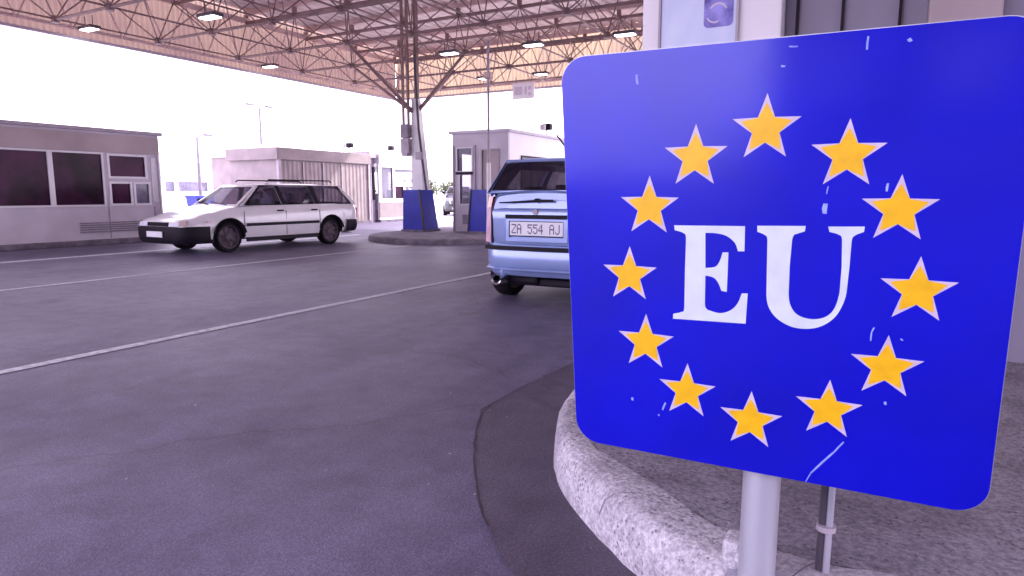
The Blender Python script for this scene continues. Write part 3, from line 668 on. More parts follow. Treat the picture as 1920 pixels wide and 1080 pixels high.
# street lamps far behind
def slamp(loc, h, lb, arms):
    t = empty('street_lamp', loc); tag(t, lb, 'street lamp', 'street lamps behind the booths')
    b = MB(); b.tube((0,0,0),(0,0,h),.09,.05,n=10); b.build('pole_shaft', M['far_steel'], t)
    for a in arms:
        b = MB(); b.path([(0,0,h-.05),(0,a*.25,h+.12),(0,a*.6,h+.15)],.035,n=6); b.build('arm', M['far_steel'], t)
        b = MB(); b.box(-.1,.1,a*.6-.2,a*.6+.2,h+.08,h+.18,.02); b.build('lamp_head', M['far_steel'], t)
slamp((-28, 24.4, 0), 5.45, 'tall double armed street lamp faint against the white sky', (-1, 1))
slamp((-28, 20.7, 0), 3.75, 'shorter single arm street lamp faint behind the near left booth', (1,))
# far bushes
def bush(name, loc, r, h, lb, cat='bush'):
    t = empty(name, loc); tag(t, lb, cat, 'bushes far behind the column')
    b = MB(); b.tube((0,0,0),(0,0,h*.5),.08,.04,n=7)
    for k in range(5):
        a = k*1.3; b.tube((0,0,h*.25),(r*.6*cos(a),r*.6*sin(a),h*.7),.04,.015,n=5)
    b.build('trunk', M['bark'], t)
    b = MB()
    cl = [(random.gauss(0,r*.4), random.gauss(0,r*.4), h*random.uniform(.35,.9), random.uniform(.25,.5)*r) for _ in range(16)]
    for cx, cy, cz, cr in cl:
        for _ in range(70):
            d = Vector((random.gauss(0,1),random.gauss(0,1),random.gauss(0,1))).normalized()*cr*random.uniform(.4,1)
            c = Vector((cx,cy,cz))+d; s = random.uniform(.05,.11)*r
            q = Matrix.Rotation(random.uniform(0,6),3,'Z') @ Matrix.Rotation(random.uniform(0,3),3,'X')
            V = [b.bm.verts.new(c + q @ Vector(p)) for p in ((-s,0,0),(0,-s*.6,0),(s,0,0),(0,s*.6,0))]; b.bm.faces.new(V)
    b.build('crown', M['leaf'], t, fix=False)
bush('bush', (-37.5,51,0), 1.8, 2.6, 'broad green bush far behind, left of the grey island booth')
bush('bush', (-36.2,53.5,0), 1.3, 2.2, 'small green bush far behind, nearest the grey island booth')
bush('bush', (-40.8,51.5,0), 1.6, 2.1, 'low green bush far behind, just right of the white column')

# ---------------------------------------------------------------- booth on the front island with the notice board
YF = 4.62
fb = empty('front_booth', (.2, 6.2, .178)); tag(fb, 'tall control booth with white pillars and grey shutters behind the blue sign', 'booth')
def fF(a, z, d): return (a-.2, YF-6.2-d, z)
b = MB(); b.box(-1.51-.2,-.615-.2,YF-6.2,YF-6.2+.22,0,3.1,.01); b.build('white_pier', M['booth_white'], fb)
b = MB(); b.box(-.61-.2,.17-.2,YF-6.2+.16,YF-6.2+.2,0,3.1); b.build('shutter', M['wall_dark'], fb)
b = MB()
for x in (-.54,-.28,.03): b.box(x-.2-.008,x-.2+.008,YF-6.2+.13,YF-6.2+.158,0,3.1)
b.build('shutter_rib', M['trim'], fb)
b = MB(); b.box(.172-.2,.52-.2,YF-6.2,YF-6.2+.22,0,3.1,.01); b.build('light_pier', M['booth_warm'], fb)
b = MB(); b.box(.522-.2,1.15-.2,YF-6.2+.1,YF-6.2+.16,0,3.1); b.build('shutter', M['wall_dark'], fb)
b = MB(); b.box(-1.48-.2,1.15-.2,YF-6.2+.23,YF-6.2+3.6,0,3.08); b.build('body', M['booth_grey'], fb)
b = MB(); b.box(-1.6-.2,1.25-.2,YF-6.2-.1,YF-6.2+3.7,3.1,3.25,.01); b.build('roof', M['grey_steel'], fb)
nb = empty('notice_board', (-1.12, YF, 1.2)); tag(nb, 'glazed notice board with a pale poster on the white pier', 'notice board')
b = MB(); b.ring([(-.27,0),(.25,0),(.25,1.55),(-.27,1.55)],[[(-.255,.015),(.235,.015),(.235,1.535),(-.255,1.535)]], lambda a,z:(a,-.03,z), lambda a,z:(a,-.002,z)); b.build('frame', M['grey_steel'], nb)
b = MB(); b.box(-.253,.233,-.018,-.004,.017,1.533); po = b.build('poster', M['poster'], nb)
b = MB(); loop = rrect(.03,.215,1.02,1.45,.03,4); b.prism([(u,v) for u,v in loop], lambda a,z:(a,-.0215,z), lambda a,z:(a,-.0185,z)); pf = b.build('picture', M['poster_blue'], po)
b = MB()
for k in range(15):
    a = R(200 + 130*k/14); c = R(200+130*(k+1)/14)
# curved dark band and pale swirl printed on the picture
def arc(cx, cz, r, a0, a1, wd, y, n=14):
    L = [(cx+(r+wd/2)*cos(R(a0+(a1-a0)*k/n)), cz+(r+wd/2)*sin(R(a0+(a1-a0)*k/n))) for k in range(n+1)]
    L += [(cx+(r-wd/2)*cos(R(a1+(a0-a1)*k/n)), cz+(r-wd/2)*sin(R(a1+(a0-a1)*k/n))) for k in range(n+1)]
    b.prism(L, lambda a,z:(a,y,z), lambda a,z:(a,y+.001,z))
arc(.12,1.11,.055,20,150,.012,-.0228); arc(.10,1.10,.05,200,300,.01,-.0228)
b.build('print', M['star_pale'], pf)
b = MB(); b.box(.03,.2,-.021,-.0185,.90,.905); b.box(.03,.18,-.021,-.0185,.86,.865); b.box(-.2,.0,-.021,-.0185,.7,.705); b.build('print', M['pane_grey'], po)

# unseen building added behind the viewpoint to darken the sign's reflection
of = empty('backdrop_building', (9, -15, 0)); tag(of, 'dark office building added unseen behind the viewer for the sign reflection', 'building')
of_f = lambda a,z,d: (a, d, z)
wn = [rect(-10.2+2.6*k, -8.8+2.6*k, z, z+1.4) for k in range(8) for z in (1,4.2)]
facewall('wall', rect(-11.0,12,0,8), wn, of_f, M['backdrop'], of, .2)
for q in wn: window(of, of_f, q[0][0], q[1][0], q[0][1], q[2][1], M['pane_grey'], frame=M['backdrop'], fw=.06)
b = MB(); b.box(-11,12,-8,-.25,0,8); b.build('body', M['backdrop'], of)
b = MB(); b.box(-11.3,12.3,-8.3,.3,8.0,8.3); b.build('roof', M['vent'], of)

# ---------------------------------------------------------------- cars
def interp(tab, x):
    if x <= tab[0][0]: return tab[0][1]
    for (a, va), (c, vc) in zip(tab, tab[1:]):
        if x <= c:
            t = (x-a)/(c-a); t = t*t*(3-2*t)*.5 + t*.5; return va + (vc-va)*t
    return tab[-1][1]
def make_car(name, spec, paint):
    t = empty(name)
    L0_, L1_ = spec['y0'], spec['y1']; wb_ = spec['wheels']; wr = spec['wr']
    W, top, bot = spec['w'], spec['top'], spec['bot']
    b = MB(); ys = [L0_ + (L1_-L0_)*k/56 for k in range(57)]
    rows = []
    for y in ys:
        w_ = interp(W, y); zt = interp(top, y); zb = interp(bot, y)
        H = [(0,zb),(w_-.16,zb),(w_-.05,zb+.04),(w_-.012,zb+.14),(w_,zb+.14+(zt-zb-.14)*.35),(w_-.004,zb+.14+(zt-zb-.14)*.62),(w_-.03,zt-.09),(w_-.055,zt-.035),(w_-.085,zt-.004),(w_-.16,zt+.012),(w_*.5,zt+.028),(0,zt+.036)]
        rows.append([(x,y,z) for x,z in H] + [(-x,y,z) for x,z in H[-2:0:-1]])
    V = [[b.bm.verts.new(p) for p in r] for r in rows]; n = len(V[0])
    for i in range(len(V)-1):
        for j in range(n): b.bm.faces.new((V[i][j], V[i][(j+1)%n], V[i+1][(j+1)%n], V[i+1][j]))
    b.bm.faces.new(V[0][::-1]); b.bm.faces.new(V[-1])
    body = b.build('body', paint, t, smooth=32)
    c = MB(); tr_ = spec['track']
    for y in wb_:
        for s in (-1,1): c.tube((s*(tr_-.14), y, wr), (s*(tr_+.25), y, wr), wr+.055, n=32)
    # cabin recess
    ca = spec['cabin']; c.hexa([(-ca[2],ca[0],.35),(ca[2],ca[0],.35),(ca[2],ca[1],.35),(-ca[2],ca[1],.35),(-ca[2],ca[0],1.3),(ca[2],ca[0],1.3),(ca[2],ca[1],1.3),(-ca[2],ca[1],1.3)])
    co = c.build('cutter', M['interior'])
    md = body.modifiers.new('b','BOOLEAN'); md.object = co; md.operation = 'DIFFERENCE'; md.solver = 'EXACT'; md.material_mode = 'TRANSFER'
    dg = bpy.context.evaluated_depsgraph_get(); dg.update()
    me = bpy.data.meshes.new_from_object(body.evaluated_get(dg), depsgraph=dg); body.modifiers.clear(); old = body.data; body.data = me
    me.shade_smooth(); me.set_sharp_from_angle(angle=R(32)); bpy.data.meshes.remove(old); bpy.data.objects.remove(co)
    # greenhouse
    zb = spec['zbelt']; zr = spec['zroof']; xb = spec['xb']; xr = spec['xr']
    def gx(z): tt = max(0,(z-zb)/(zr-zb)); return xb - (xb-xr)*tt**1.25
    for s in (-1,1):
        f = lambda y,z,s=s: (s*gx(z), y, z); f2 = lambda y,z,s=s: (s*(gx(z)-.03), y, z)
        b = MB(); b.ring(spec['side'], spec['wins'], f, f2); b.build('side_frame', paint, t)
        for q in spec['wins']:
            b = MB(); b.prism(q, lambda y,z,s=s: (s*(gx(z)-.012), y, z), lambda y,z,s=s: (s*(gx(z)-.017), y, z)); b.build('side_window', M['carglass'], t)
        b = MB(); b.ring([(y,z) for y,z in spec['band']], spec['wins'], lambda y,z,s=s: (s*(gx(z)+.004), y, z), lambda y,z,s=s: (s*(gx(z)-.002), y, z)); b.build('window_surround', M['trim'] if spec.get('darkband') else paint, t)
    # roof
    (ya, za), (yc, zc) = spec['roof']; b = MB(); rows = []
    for lay in (0,-.035):
        rr = []
        for i in range(13):
            y = ya + (yc-ya)*i/12; zz = zr + .055*sin(pi*min(1,max(0,.12+.76*i/12))) - .02 + lay
            rr.append([(xr*1.01*sin(pi/2*k/8), y, zz - .05*(abs(k)/8)**3 ) for k in range(-8,9)])
        rows.append(rr)
    for rr in rows: b.grid(rr)
    for a, c in ((0,0),(12,12)): b.grid([rows[0][a], rows[1][a]])
    b.grid([[r[0] for r in rows[0]],[r[0] for r in rows[1]]]); b.grid([[r[-1] for r in rows[0]],[r[-1] for r in rows[1]]])
    b.build('roof', paint, t, smooth=40)
    # end screens
    for nm, (y_b, z_b, y_t, z_t, bul), gl in (('windscreen', spec['ws'], M['carglass']), ('rear_window', spec['rs'], spec.get('rearglass', M['carglass']))):
        def f(u, v, d=0):
            x = u*(gx(z_b)*(1-v)+gx(z_t)*v - .005); y = y_b+(y_t-y_b)*v; sgn = 1 if y_b > 0 else -1
            return (x, y + sgn*(bul*(1-u*u)+d), z_b+(z_t-z_b)*v)
        us = [-1+2*k/12 for k in range(13)]; m_ = spec.get('scrm', .07)
        inn = [(u*(1-m_*1.2), m_*1.6) for u in us] + [(u*(1-m_*1.2), 1-m_*1.6) for u in us[::-1]]
        out = [(u, 0) for u in us] + [(u, 1) for u in us[::-1]]
        b = MB(); b.ring(out, [inn], lambda u,v: f(u,v,0), lambda u,v: f(u,v,-.03)); b.build(nm+'_frame', paint, t)
        b = MB(); b.grid([[f(u*(1-m_*1.1), .08+.84*k/6, -.008) for u in us] for k in range(7)]); b.build(nm, gl, t, smooth=60)
    # wheels
    for y in wb_:
        for s in (-1,1):
            wq = empty('wheel', (s*(tr_-.10), y, wr)); wq.parent = t
            b = MB(); prof = [(-.09,wr-.07),(-.10,wr-.02),(-.075,wr),(.075,wr),(.10,wr-.02),(.09,wr-.07)]; rows = []
            for k in range(33):
                a = 2*pi*k/32; rows.append([(s*x, r*cos(a), r*sin(a)) for x, r in prof])
            b.grid(rows); b.build('tyre', M['rubber'], wq, smooth=40)
            b = MB(); prof = [(.088,wr-.068),(.082,wr-.085),(.05,wr-.11),(.045,.10),(.07,.06),(.07,0.001)]; rows = []
            for k in range(33):
                a = 2*pi*k/32; rows.append([(s*(x - (.02 if (k%4<2 and i in (2,3)) else 0)), r*cos(a), r*sin(a)) for i,(x, r) in enumerate(prof)])
            b.grid(rows)
            b.tube((-s*.08,0,0),(-s*.02,0,0),wr-.08,n=24); b.build('rim', M['hub'], wq, smooth=40)
    # seats
    for (x, y, h) in spec['seats']:
        st = empty('seat', (x, y, .38)); st.parent = t
        b = MB(); b.box(-.25,.25,-.25,.28,0,.14,.04); b.build('cushion', M['interior'], st)
        b = MB(); b.hexa([(-.24,-.30,.1),(.24,-.30,.1),(.24,-.18,.1),(-.24,-.18,.1),(-.2,-.45,h),(.2,-.45,h),(.2,-.36,h),(-.2,-.36,h)]); bmesh.ops.bevel(b.bm, geom=list(b.bm.edges), offset=.03, segments=2, affect='EDGES'); b.build('backrest', M['interior'], st, smooth=40)
        b = MB(); b.box(-.12,.12,-.46,-.37,h+.03,h+.2,.03); b.tube((-.06,-.41,h-.02),(-.06,-.41,h+.05),.008,n=6); b.tube((.06,-.41,h-.02),(.06,-.41,h+.05),.008,n=6); b.build('headrest', spec.get('headrest', M['interior']), st, smooth=40)
    b = MB(); dz = zb-.06; y_ = spec['cabin'][1]; b.box(-ca[2]+.01, ca[2]-.01, y_-.45, y_+.05, dz-.25, dz, .03); b.build('dashboard', M['interior'], t)
    sw = MB(); cx, cy, cz = -.36, y_-.55, dz-.02
    pts = [(cx+.18*cos(2*pi*k/20), cy-.07*sin(2*pi*k/20), cz+.16*sin(2*pi*k/20)) for k in range(21)]
    sw.path(pts,.014,n=6); sw.tube((cx,cy,cz),(cx,cy+.2,cz-.05),.02,n=6); sw.tube((cx-.17,cy,cz),(cx+.17,cy,cz),.012,n=6); sw.build('steering_wheel', M['trim'], t)
    return t, gx

# white estate car. local: +Y forward
zB, zR_ = .90, 1.335
spec = dict(y0=-2.26, y1=2.26, wheels=(-1.33,1.31), wr=.30, track=.80,
  w=[(-2.26,.70),(-2.12,.80),(-1.5,.845),(0,.855),(1.4,.84),(2.0,.80),(2.18,.745),(2.26,.69)],
  top=[(-2.26,.86),(-2.2,.92),(-1.5,.93),(0,.915),(1.1,.885),(1.6,.785),(2.05,.675),(2.2,.64),(2.26,.60)],
  bot=[(-2.26,.42),(-2.1,.28),(-1.6,.235),(1.6,.235),(2.1,.24),(2.26,.30)],
  zbelt=zB, zroof=zR_, xb=.765, xr=.565, cabin=(-2.0,.95,.70), darkband=True,
  side=[(1.02,zB),(.42,1.335),(.1,1.35),(-1.4,1.345),(-1.85,1.325),(-2.19,zB)],
  band=[(.93,zB+.01),(.40,1.325),(-1.78,1.32),(-2.06,zB+.01)],
  wins=[[(.80,zB+.035),(.40,1.285),(.02,1.305),(-.02,zB+.03)],
        [(-.12,zB+.03),(-.09,1.305),(-.87,1.305),(-.93,zB+.03)],
        [(-1.07,zB+.035),(-1.03,1.30),(-1.68,1.295),(-1.82,1.2),(-1.96,zB+.045)]],
  roof=((-1.87,0),(.45,0)), ws=(1.10,zB-.01,.44,zR_,.06), rs=(-2.2,zB,-1.86,zR_,.02),
  seats=[(-.36,.12,.62),(.36,.12,.62),(-.36,-.72,.58),(.36,-.72,.58)], headrest=M['shirt'])
wag, gx = make_car('estate_car', spec, M['white_paint'])
tag(wag, 'white estate car with black bumpers driving left past the booths', 'car')
def addp(parent, name, m, fn, smooth=None):
    b = MB(); fn(b); return b.build(name, m, parent, smooth=smooth)
def wrapbumper(y_end, sgn, z0, z1, hw, ret, out):
    def fn(b):
        path = [(hw+.012, y_end - sgn*ret), (hw+.012, y_end - sgn*.30), (hw-.005, y_end - sgn*.18), (hw-.05, y_end - sgn*.07), (hw-.13, y_end+sgn*out*.15), (hw-.27, y_end+sgn*out*.7), (hw-.5, y_end+sgn*out*.93), (0, y_end+sgn*out)]
        path = path + [(-x,y) for x,y in path[-2::-1]]
        rows = []
        for x, y in path:
            k = .90
            zm = z0 + (z1-z0)*.45; rows.append([(x*k, y - sgn*.14, z0), (x*.955, y-sgn*.055, z0+.005), (x*.985, y-sgn*.02, z0+.05), (x, y, zm),(x, y, z1-.03),(x*.992, y-sgn*.012, z1-.006),(x*.975, y-sgn*.035, z1),(x*k, y-sgn*.12, z1)])
        for r in rows: r.append(r[0])
        b.grid(rows)
    return fn
addp(wag,'front_bumper',M['trim'],wrapbumper(2.25,1,.20,.53,.84,.50,.09),40)
addp(wag,'rear_bumper',M['trim'],wrapbumper(-2.25,-1,.27,.55,.84,.45,.08),40)
for s in (-1,1):
    addp(wag,'side_moulding',M['trim'],lambda b: b.box(s*.85-.013*(1 if s<0 else .3),s*.85+.013*(1 if s>0 else .3),-.95,.94,.50,.56,.004))
    addp(wag,'sill',M['trim'],lambda b: b.box(s*.815-.025,s*.815+.025,-.94,.93,.19,.275,.01))
    for yc in (-1.33,1.31):
        addp(wag,'wheel_arch_trim',M['trim'],lambda b: b.path([(s*.848, yc+ .365*cos(a), .30+.365*sin(a)) for a in [R(12+156*k/14) for k in range(15)]], .017, n=6))
    addp(wag,'headlight',M['lamp_glass'],lambda b: b.hexa([(s*.36,2.285,.535),(s*.655,2.265,.535),(s*.655,2.20,.535),(s*.36,2.20,.535),(s*.36,2.265,.612),(s*.645,2.25,.612),(s*.645,2.20,.612),(s*.36,2.20,.612)]))
    addp(wag,'indicator',M['lamp_amber'],lambda b: b.hexa([(s*.66,2.265,.535),(s*.765,2.18,.535),(s*.70,2.10,.535),(s*.66,2.18,.535),(s*.65,2.25,.63),(s*.750,2.165,.64),(s*.69,2.10,.64),(s*.65,2.18,.63)]))
    addp(wag,'tail_light',M['lamp_red'],lambda b: b.box(min(s*.52,s*.715),max(s*.52,s*.715),-2.272,-2.15,.58,.82,.01))
    mr = addp(wag,'mirror',M['trim'],lambda b: [b.box(min(s*.80,s*.98),max(s*.80,s*.98),.70,.80,.93,1.05,.02)])
    for y in (.0,-.92):
        addp(wag,'door_handle',M['trim'],lambda b: b.box(min(s*.838,s*.872),max(s*.838,s*.872),y+.02,y+.18,.785,.815,.006))
    for y, yt in ((.98,.98),(-.05,-.05),(-.98,-.98)):
        addp(wag,'door_seam',M['trim'],lambda b: b.box(min(s*.845,s*.8535),max(s*.845,s*.8535),y-.004,y+.004,.30,.80))
    addp(wag,'side_repeater',M['lamp_pale'],lambda b: b.box(min(s*.835,s*.853),max(s*.835,s*.853),1.72,1.80,.60,.64,.004))
    addp(wag,'roof_rail',M['trim'],lambda b: b.path([(s*.52,.15,1.40),(s*.52,.10,1.44),(s*.52,-1.6,1.44),(s*.52,-1.65,1.39)],.014,n=6))
addp(wag,'grille',M['trim'],lambda b: b.box(-.345,.345,2.18,2.278,.535,.61,.01))
addp(wag,'number_plate',M['plate'],lambda b: b.box(-.26,.26,2.345,2.36,.33,.44,.003))
addp(wag,'number_plate',M['plate'],lambda b: b.box(-.26,.26,-2.345,-2.335,.36,.47,.003))
addp(wag,'wiper',M['trim'],lambda b: [b.tube((-.5,1.12,.925),(.1,1.06,.985),.008,n=6), b.tube((.1,1.12,.93),(.6,1.02,.985),.008,n=6)])
addp(wag,'tailpipe',M['chrome'],lambda b: b.tube((-.45,-2.3,.22),(-.45,-2.0,.22),.025,n=12))
wag.location = (-11.93, 10.22, 0); wag.rotation_euler.z = R(180-3.2)

# driver
dr = empty('person'); 
tag(dr, 'driver in a pale shirt seated at the wheel of the white estate car', 'person')
me = bpy.data.meshes.new('body'); bm = bmesh.new()
J = {'pel':((0,0,.0),.15),'sp':((0,-.06,.25),.14),'ch':((0,-.11,.45),.16),'nk':((0,-.11,.60),.06),'hd':((0,-.08,.70),.085),'ht':((0,-.08,.80),.08),
     'ls':((-.18,-.10,.50),.065),'le':((-.24,.10,.32),.05),'lw':((-.15,.36,.40),.034),'rs':((.18,-.10,.50),.065),'re':((.24,.10,.32),.05),'rw':((.15,.36,.40),.034),
     'lh':((-.10,.10,.0),.10),'lk':((-.14,.48,.10),.075),'la':((-.14,.72,-.22),.05),'rh':((.10,.10,.0),.10),'rk':((.14,.48,.10),.075),'ra':((.14,.72,-.22),.05)}
vs = {k: bm.verts.new(p) for k,(p,r) in J.items()}
for a, c in (('pel','sp'),('sp','ch'),('ch','nk'),('nk','hd'),('hd','ht'),('ch','ls'),('ls','le'),('le','lw'),('ch','rs'),('rs','re'),('re','rw'),('pel','lh'),('lh','lk'),('lk','la'),('pel','rh'),('rh','rk'),('rk','ra')): bm.edges.new((vs[a],vs[c]))
keys = list(J); bm.to_mesh(me); bm.free()
bo = bpy.data.objects.new('body', me); COL.objects.link(bo); bo.parent = dr
sk = bo.modifiers.new('s','SKIN'); 
for i, k in enumerate(keys): me.skin_vertices[0].data[i].radius = (J[k][1], J[k][1])
me.skin_vertices[0].data[0].use_root = True
sb = bo.modifiers.new('u','SUBSURF'); sb.levels = 1; sb.render_levels = 1
me.materials.append(M['shirt'])
b = MB(); bmesh.ops.create_uvsphere(b.bm, u_segments=20, v_segments=14, radius=1)
for v in b.bm.verts:
    x,y,z = v.co; v.co = (x*.076*(1-.15*max(0,-z)), y*.096, z*.118)
    if y > .6 and abs(x) < .25 and -.35 < z < .15: v.co.y += .018
for s in (-1,1):
    b.box(s*.072,s*.086,-.02,.015,-.03,.03,.004)
hd = b.build('head', M['skin'], dr, smooth=60); hd.location = (0,-.075,.76)
b = MB(); bmesh.ops.create_uvsphere(b.bm, u_segments=18, v_segments=12, radius=1)
for v in b.bm.verts:
    x,y,z = v.co; v.co = (x*.085, y*.104-.012, max(z,-.35 if y<.2 else .35)*.126)
ha = b.build('hair', M['hair'], dr, smooth=60); ha.location = (0,-.078,.77)
b = MB()
for s in (-1,1):
    c0 = Vector((s*.15,.37,.40)); b.box(c0.x-.035,c0.x+.035,c0.y-.02,c0.y+.05,c0.z-.015,c0.z+.025,.01)
    for k in range(4): b.path([c0+Vector((-.03+.02*k,.05,.01)), c0+Vector((-.03+.02*k,.085,.0)), c0+Vector((-.03+.02*k,.075,-.03))],.008,n=6)
    b.path([c0+Vector((-s*.035,.0,.01)), c0+Vector((-s*.055,.035,.015)), c0+Vector((-s*.05,.055,0))],.009,n=6)
b.build('hands', M['skin'], dr)
mw = Matrix.Translation(wag.location) @ Matrix.Rotation(wag.rotation_euler.z,4,'Z')
dr.location = mw @ Vector((-.36,.10,.56)); dr.rotation_euler.z = wag.rotation_euler.z; dr.scale = (.9,.9,.9)

# light blue hatchback
zB2, zR2 = 1.17, 1.51
spec2 = dict(y0=-1.66, y1=1.72, wheels=(-1.13,1.12), wr=.285, track=.79,
  w=[(-1.66,.61),(-1.61,.69),(-1.5,.74),(-1.1,.77),(0,.775),(1.1,.76),(1.5,.70),(1.72,.52)],
  top=[(-1.66,1.12),(-1.5,1.165),(0,1.13),(.8,1.06),(1.2,.92),(1.6,.76),(1.72,.6)],
  bot=[(-1.66,.40),(-1.5,.28),(-1.2,.22),(1.3,.22),(1.6,.24),(1.72,.3)],
  zbelt=zB2-.02, zroof=zR2, xb=.70, xr=.53, cabin=(-1.50,.70,.64), scrm=.05, rearglass=M['hatchglass'],
  side=[(.86,zB2-.02),(.30,1.50),(0,1.525),(-1.0,1.525),(-1.46,1.495),(-1.60,zB2-.02)],
  band=[(.78,zB2),(.28,1.44),(-1.40,1.43),(-1.50,zB2)],
  wins=[[(.62,zB2+.02),(.24,1.41),(-.28,1.42),(-.30,zB2+.02)],[(-.42,zB2+.02),(-.40,1.42),(-1.12,1.41),(-1.30,zB2+.03)]],
  roof=((-1.50,0),(.34,0)), ws=(.95,zB2-.06,.32,zR2,.06), rs=(-1.635,zB2-.015,-1.49,zR2-.005,.03),
  seats=[(-.33,.05,.66),(.33,.05,.66),(-.33,-.8,.64),(.33,-.8,.64)])
def hatch(paint):
    h, gx2 = make_car('hatchback_car', spec2, paint)
    addp(h,'rear_bumper',paint,wrapbumper(-1.66,-1,.29,.60,.755,.42,.07),40)
    addp(h,'front_bumper',paint,wrapbumper(1.70,1,.24,.52,.70,.42,.06),40)
    def strip(b):
        path = [(.772,-1.30),(.772,-1.46),(.70,-1.655),(.5,-1.72),(0,-1.745)]; path += [(-x,y) for x,y in path[-2::-1]]
        rows = [[(x*.97,y+.03,.565),(x*1.004,y-.004,.565),(x*1.004,y-.004,.607),(x*.97,y+.03,.607)] for x,y in path]; b.grid(rows)
    addp(h,'bumper_strip',M['trim'],strip,30)
    def gate(b):
        # one curved pressing: lower panel, bright ledge, upper recessed panel
        rows = []
        for z, y, hw in ((.615,-1.655,.585),(.63,-1.69,.59),(.70,-1.702,.595),(.88,-1.705,.60),(.955,-1.712,.60),(.985,-1.70,.598),(1.0,-1.672,.594),(1.06,-1.664,.585),(1.13,-1.655,.572),(1.165,-1.632,.56)):
            rows.append([(hw*u, y + .035*abs(u)**4 , z) for u in [-1+2*k/16 for k in range(17)]])
        rows2 = [[(x*.99, y+.03, z) for x, y, z in q] for q in rows]
        b.grid(rows); b.grid(rows2); b.grid([rows[0], rows2[0]]); b.grid([rows[-1], rows2[-1]])
        b.grid([[q[0] for q in rows],[q[0] for q in rows2]]); b.grid([[q[-1] for q in rows],[q[-1] for q in rows2]])
    addp(h,'tailgate',paint,gate,35)
    for s in (-1,1):
        addp(h,'tailgate_gap',M['trim'],lambda b: b.path([(s*.597,-1.668,.63),(s*.606,-1.672,.95),(s*.60,-1.645,1.0),(s*.575,-1.62,1.15)],.006,n=6))
        addp(h,'rear_pillar_seal',M['trim'],lambda b: b.path([(s*.66,-1.648,1.165),(s*.585,-1.575,1.33),(s*.525,-1.505,1.475)],.007,n=6))
    addp(h,'bumper_lip',paint,lambda b: b.path([(x,y,.365) for x,y in ((-.74,-1.50),(-.69,-1.62),(-.56,-1.695),(-.3,-1.735),(0,-1.745),(.3,-1.735),(.56,-1.695),(.69,-1.62),(.74,-1.50))],.014,n=8),40)
    addp(h,'handle_bar',M['trim'],lambda b: b.box(-.42,.40,-1.725,-1.69,.895,.935,.008))
    addp(h,'emblem',M['grey_steel'],lambda b: b.tube((-.07,-1.70,.965),(-.07,-1.722,.965),.028,n=20))
    pr_ = addp(h,'plate_recess',paint,lambda b: b.ring([(-.41,.66),(.29,.66),(.29,.885),(-.41,.885)],[[(-.375,.70),(.245,.70),(.245,.87),(-.375,.87)]],lambda x,z:(x,-1.722,z),lambda x,z:(x,-1.695,z)))
    npl = addp(h,'number_plate',M['plate'],lambda b: b.box(-.37,.24,-1.716,-1.705,.72,.865,.003))
    # dark characters, in the blurred rhythm of the photograph's plate
    def chars(b, tx_, idx):
        glyph = {'Z':['11111','00001','00010','00100','01000','10000','11111'],'A':['01110','10001','10001','11111','10001','10001','10001'],
                 '5':['11111','10000','11110','00001','00001','10001','01110'],'4':['00010','00110','01010','10010','11111','00010','00010'],'-':['00000','00000','00000','01110','00000','00000','00000'],
                 'J':['00001','00001','00001','00001','00001','10001','01110']}
        x = -.345 + .062*idx
        for ch in tx_:
            for r, row in enumerate(glyph[ch]):
                for c_, v in enumerate(row):
                    if v == '1':
                        xx = x + c_*.0102; zz = .84 - r*.0142; b.box(xx, xx+.0103, -1.7185, -1.7155, zz-.0143, zz)
            x += .062
    for idx, ch_ in enumerate('ZA-554-AJ'):
        if ch_ != '-': addp(npl,'character',M['ink'],lambda b: chars(b, ch_, idx))
    addp(npl,'plate_frame',M['trim'],lambda b: b.ring([(-.378,.712),(.248,.712),(.248,.873),(-.378,.873)],[[(-.368,.722),(.238,.722),(.238,.863),(-.368,.863)]],lambda x,z:(x,-1.719,z),lambda x,z:(x,-1.706,z)))
    wp = addp(h,'rear_wiper',M['trim'],lambda b: [b.tube((-.07,-1.69,1.075),(-.50,-1.70,1.055),.012,.007,n=6), b.tube((-.07,-1.66,1.08),(-.07,-1.71,1.08),.022,n=10), b.box(-.07,.12,-1.712,-1.69,1.066,1.09,.004)])
    for s in (-1,1):
        addp(h,'tail_light',M['lamp_pale'],lambda b: b.hexa([(s*.612,-1.69,.64),(s*.722,-1.605,.64),(s*.745,-1.48,.64),(s*.62,-1.58,.64),(s*.612,-1.685,1.0),(s*.708,-1.605,1.0),(s*.735,-1.48,1.0),(s*.62,-1.58,1.0)]), 30)
        addp(h,'tail_light',M['lamp_red'],lambda b: b.hexa([(s*.612,-1.682,1.005),(s*.706,-1.60,1.005),(s*.733,-1.48,1.005),(s*.62,-1.58,1.005),(s*.60,-1.655,1.12),(s*.69,-1.585,1.12),(s*.72,-1.48,1.12),(s*.61,-1.56,1.12)]), 30)
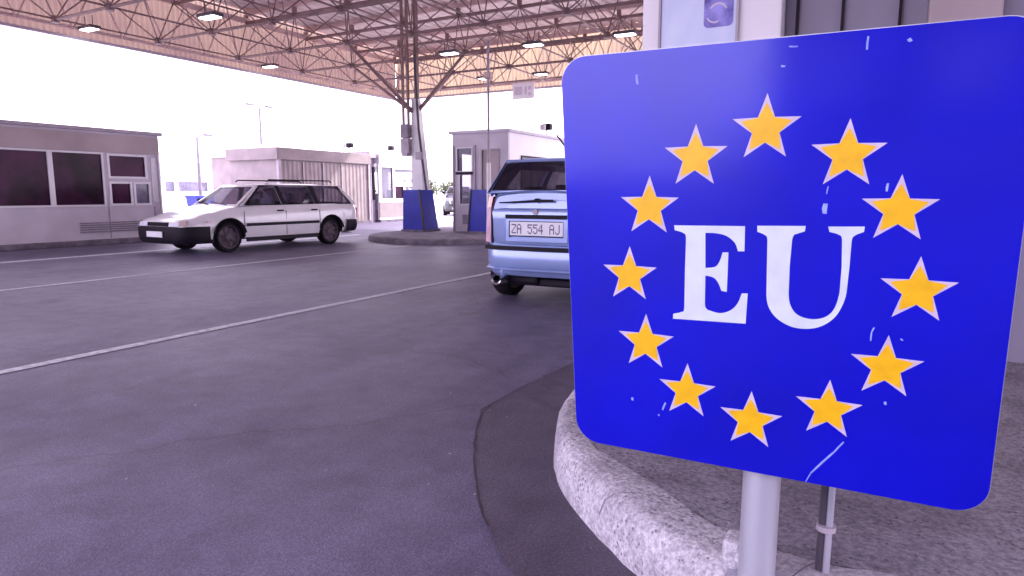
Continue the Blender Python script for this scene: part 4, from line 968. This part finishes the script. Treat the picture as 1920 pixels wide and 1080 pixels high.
        addp(h,'mirror',M['trim'],lambda b: b.box(min(s*.72,s*.90),max(s*.72,s*.90),.52,.62,1.14,1.27,.02))
        addp(h,'headlight',M['lamp_glass'],lambda b: b.hexa([(s*.34,1.73,.6),(s*.60,1.60,.6),(s*.62,1.5,.6),(s*.34,1.6,.6),(s*.36,1.66,.76),(s*.60,1.52,.78),(s*.62,1.45,.78),(s*.36,1.5,.76)]))
        addp(h,'side_moulding',M['trim'],lambda b: b.box(min(s*.762,s*.785),max(s*.762,s*.785),-.78,.78,.55,.60,.004))
        addp(h,'door_handle',M['trim'],lambda b: b.box(min(s*.755,s*.79),max(s*.755,s*.79),-.25,-.10,.97,1.0,.006))
        addp(h,'door_seam',M['trim'],lambda b: [b.box(min(s*.765,s*.7755),max(s*.765,s*.7755),y-.004,y+.004,.35,1.02) for y in (.75,-.36)])
    addp(h,'tailpipe',M['chrome'],lambda b: [b.tube((-.49,-1.80,.262),(-.49,-1.3,.262),.060,n=20,cap=False), b.tube((-.49,-1.785,.262),(-.49,-1.3,.262),.040,n=20,cap=False), b.tube((-.49,-1.80,.262),(-.49,-1.786,.262),.060,.040,n=20,cap=False)])
    addp(h,'underbody',M['trim'],lambda b: [b.box(-.62,.62,-1.55,1.4,.18,.26,.02), b.box(-.45,-.1,-1.60,-1.2,.19,.30,.04)])
    addp(h,'aerial',M['trim'],lambda b: b.path([(.12,-1.2,1.50),(.10,-1.26,1.58),(.02,-1.42,1.75)],.009,n=6))
    addp(h,'number_plate',M['plate'],lambda b: b.box(-.26,.26,1.765,1.775,.33,.44,.003))
    return h
hb = hatch(M['blue_paint']); tag(hb, 'light blue hatchback seen from behind, half hidden by the blue sign', 'car')
hb.location = (-2.99, 7.80, 0)
# dark car far behind the grey booth
dc = copy_tree(hb); dc.location = (-20.0, 30.6, 0); dc.rotation_euler.z = R(-150)
def repaint(o):
    for s_ in o.material_slots:
        if s_.material == M['blue_paint']: s_.link = 'OBJECT'; s_.material = M['dark_paint']
    for k in o.children: repaint(k)
repaint(dc); tag(dc, 'dark parked car mostly hidden behind the grey island booth', 'car')
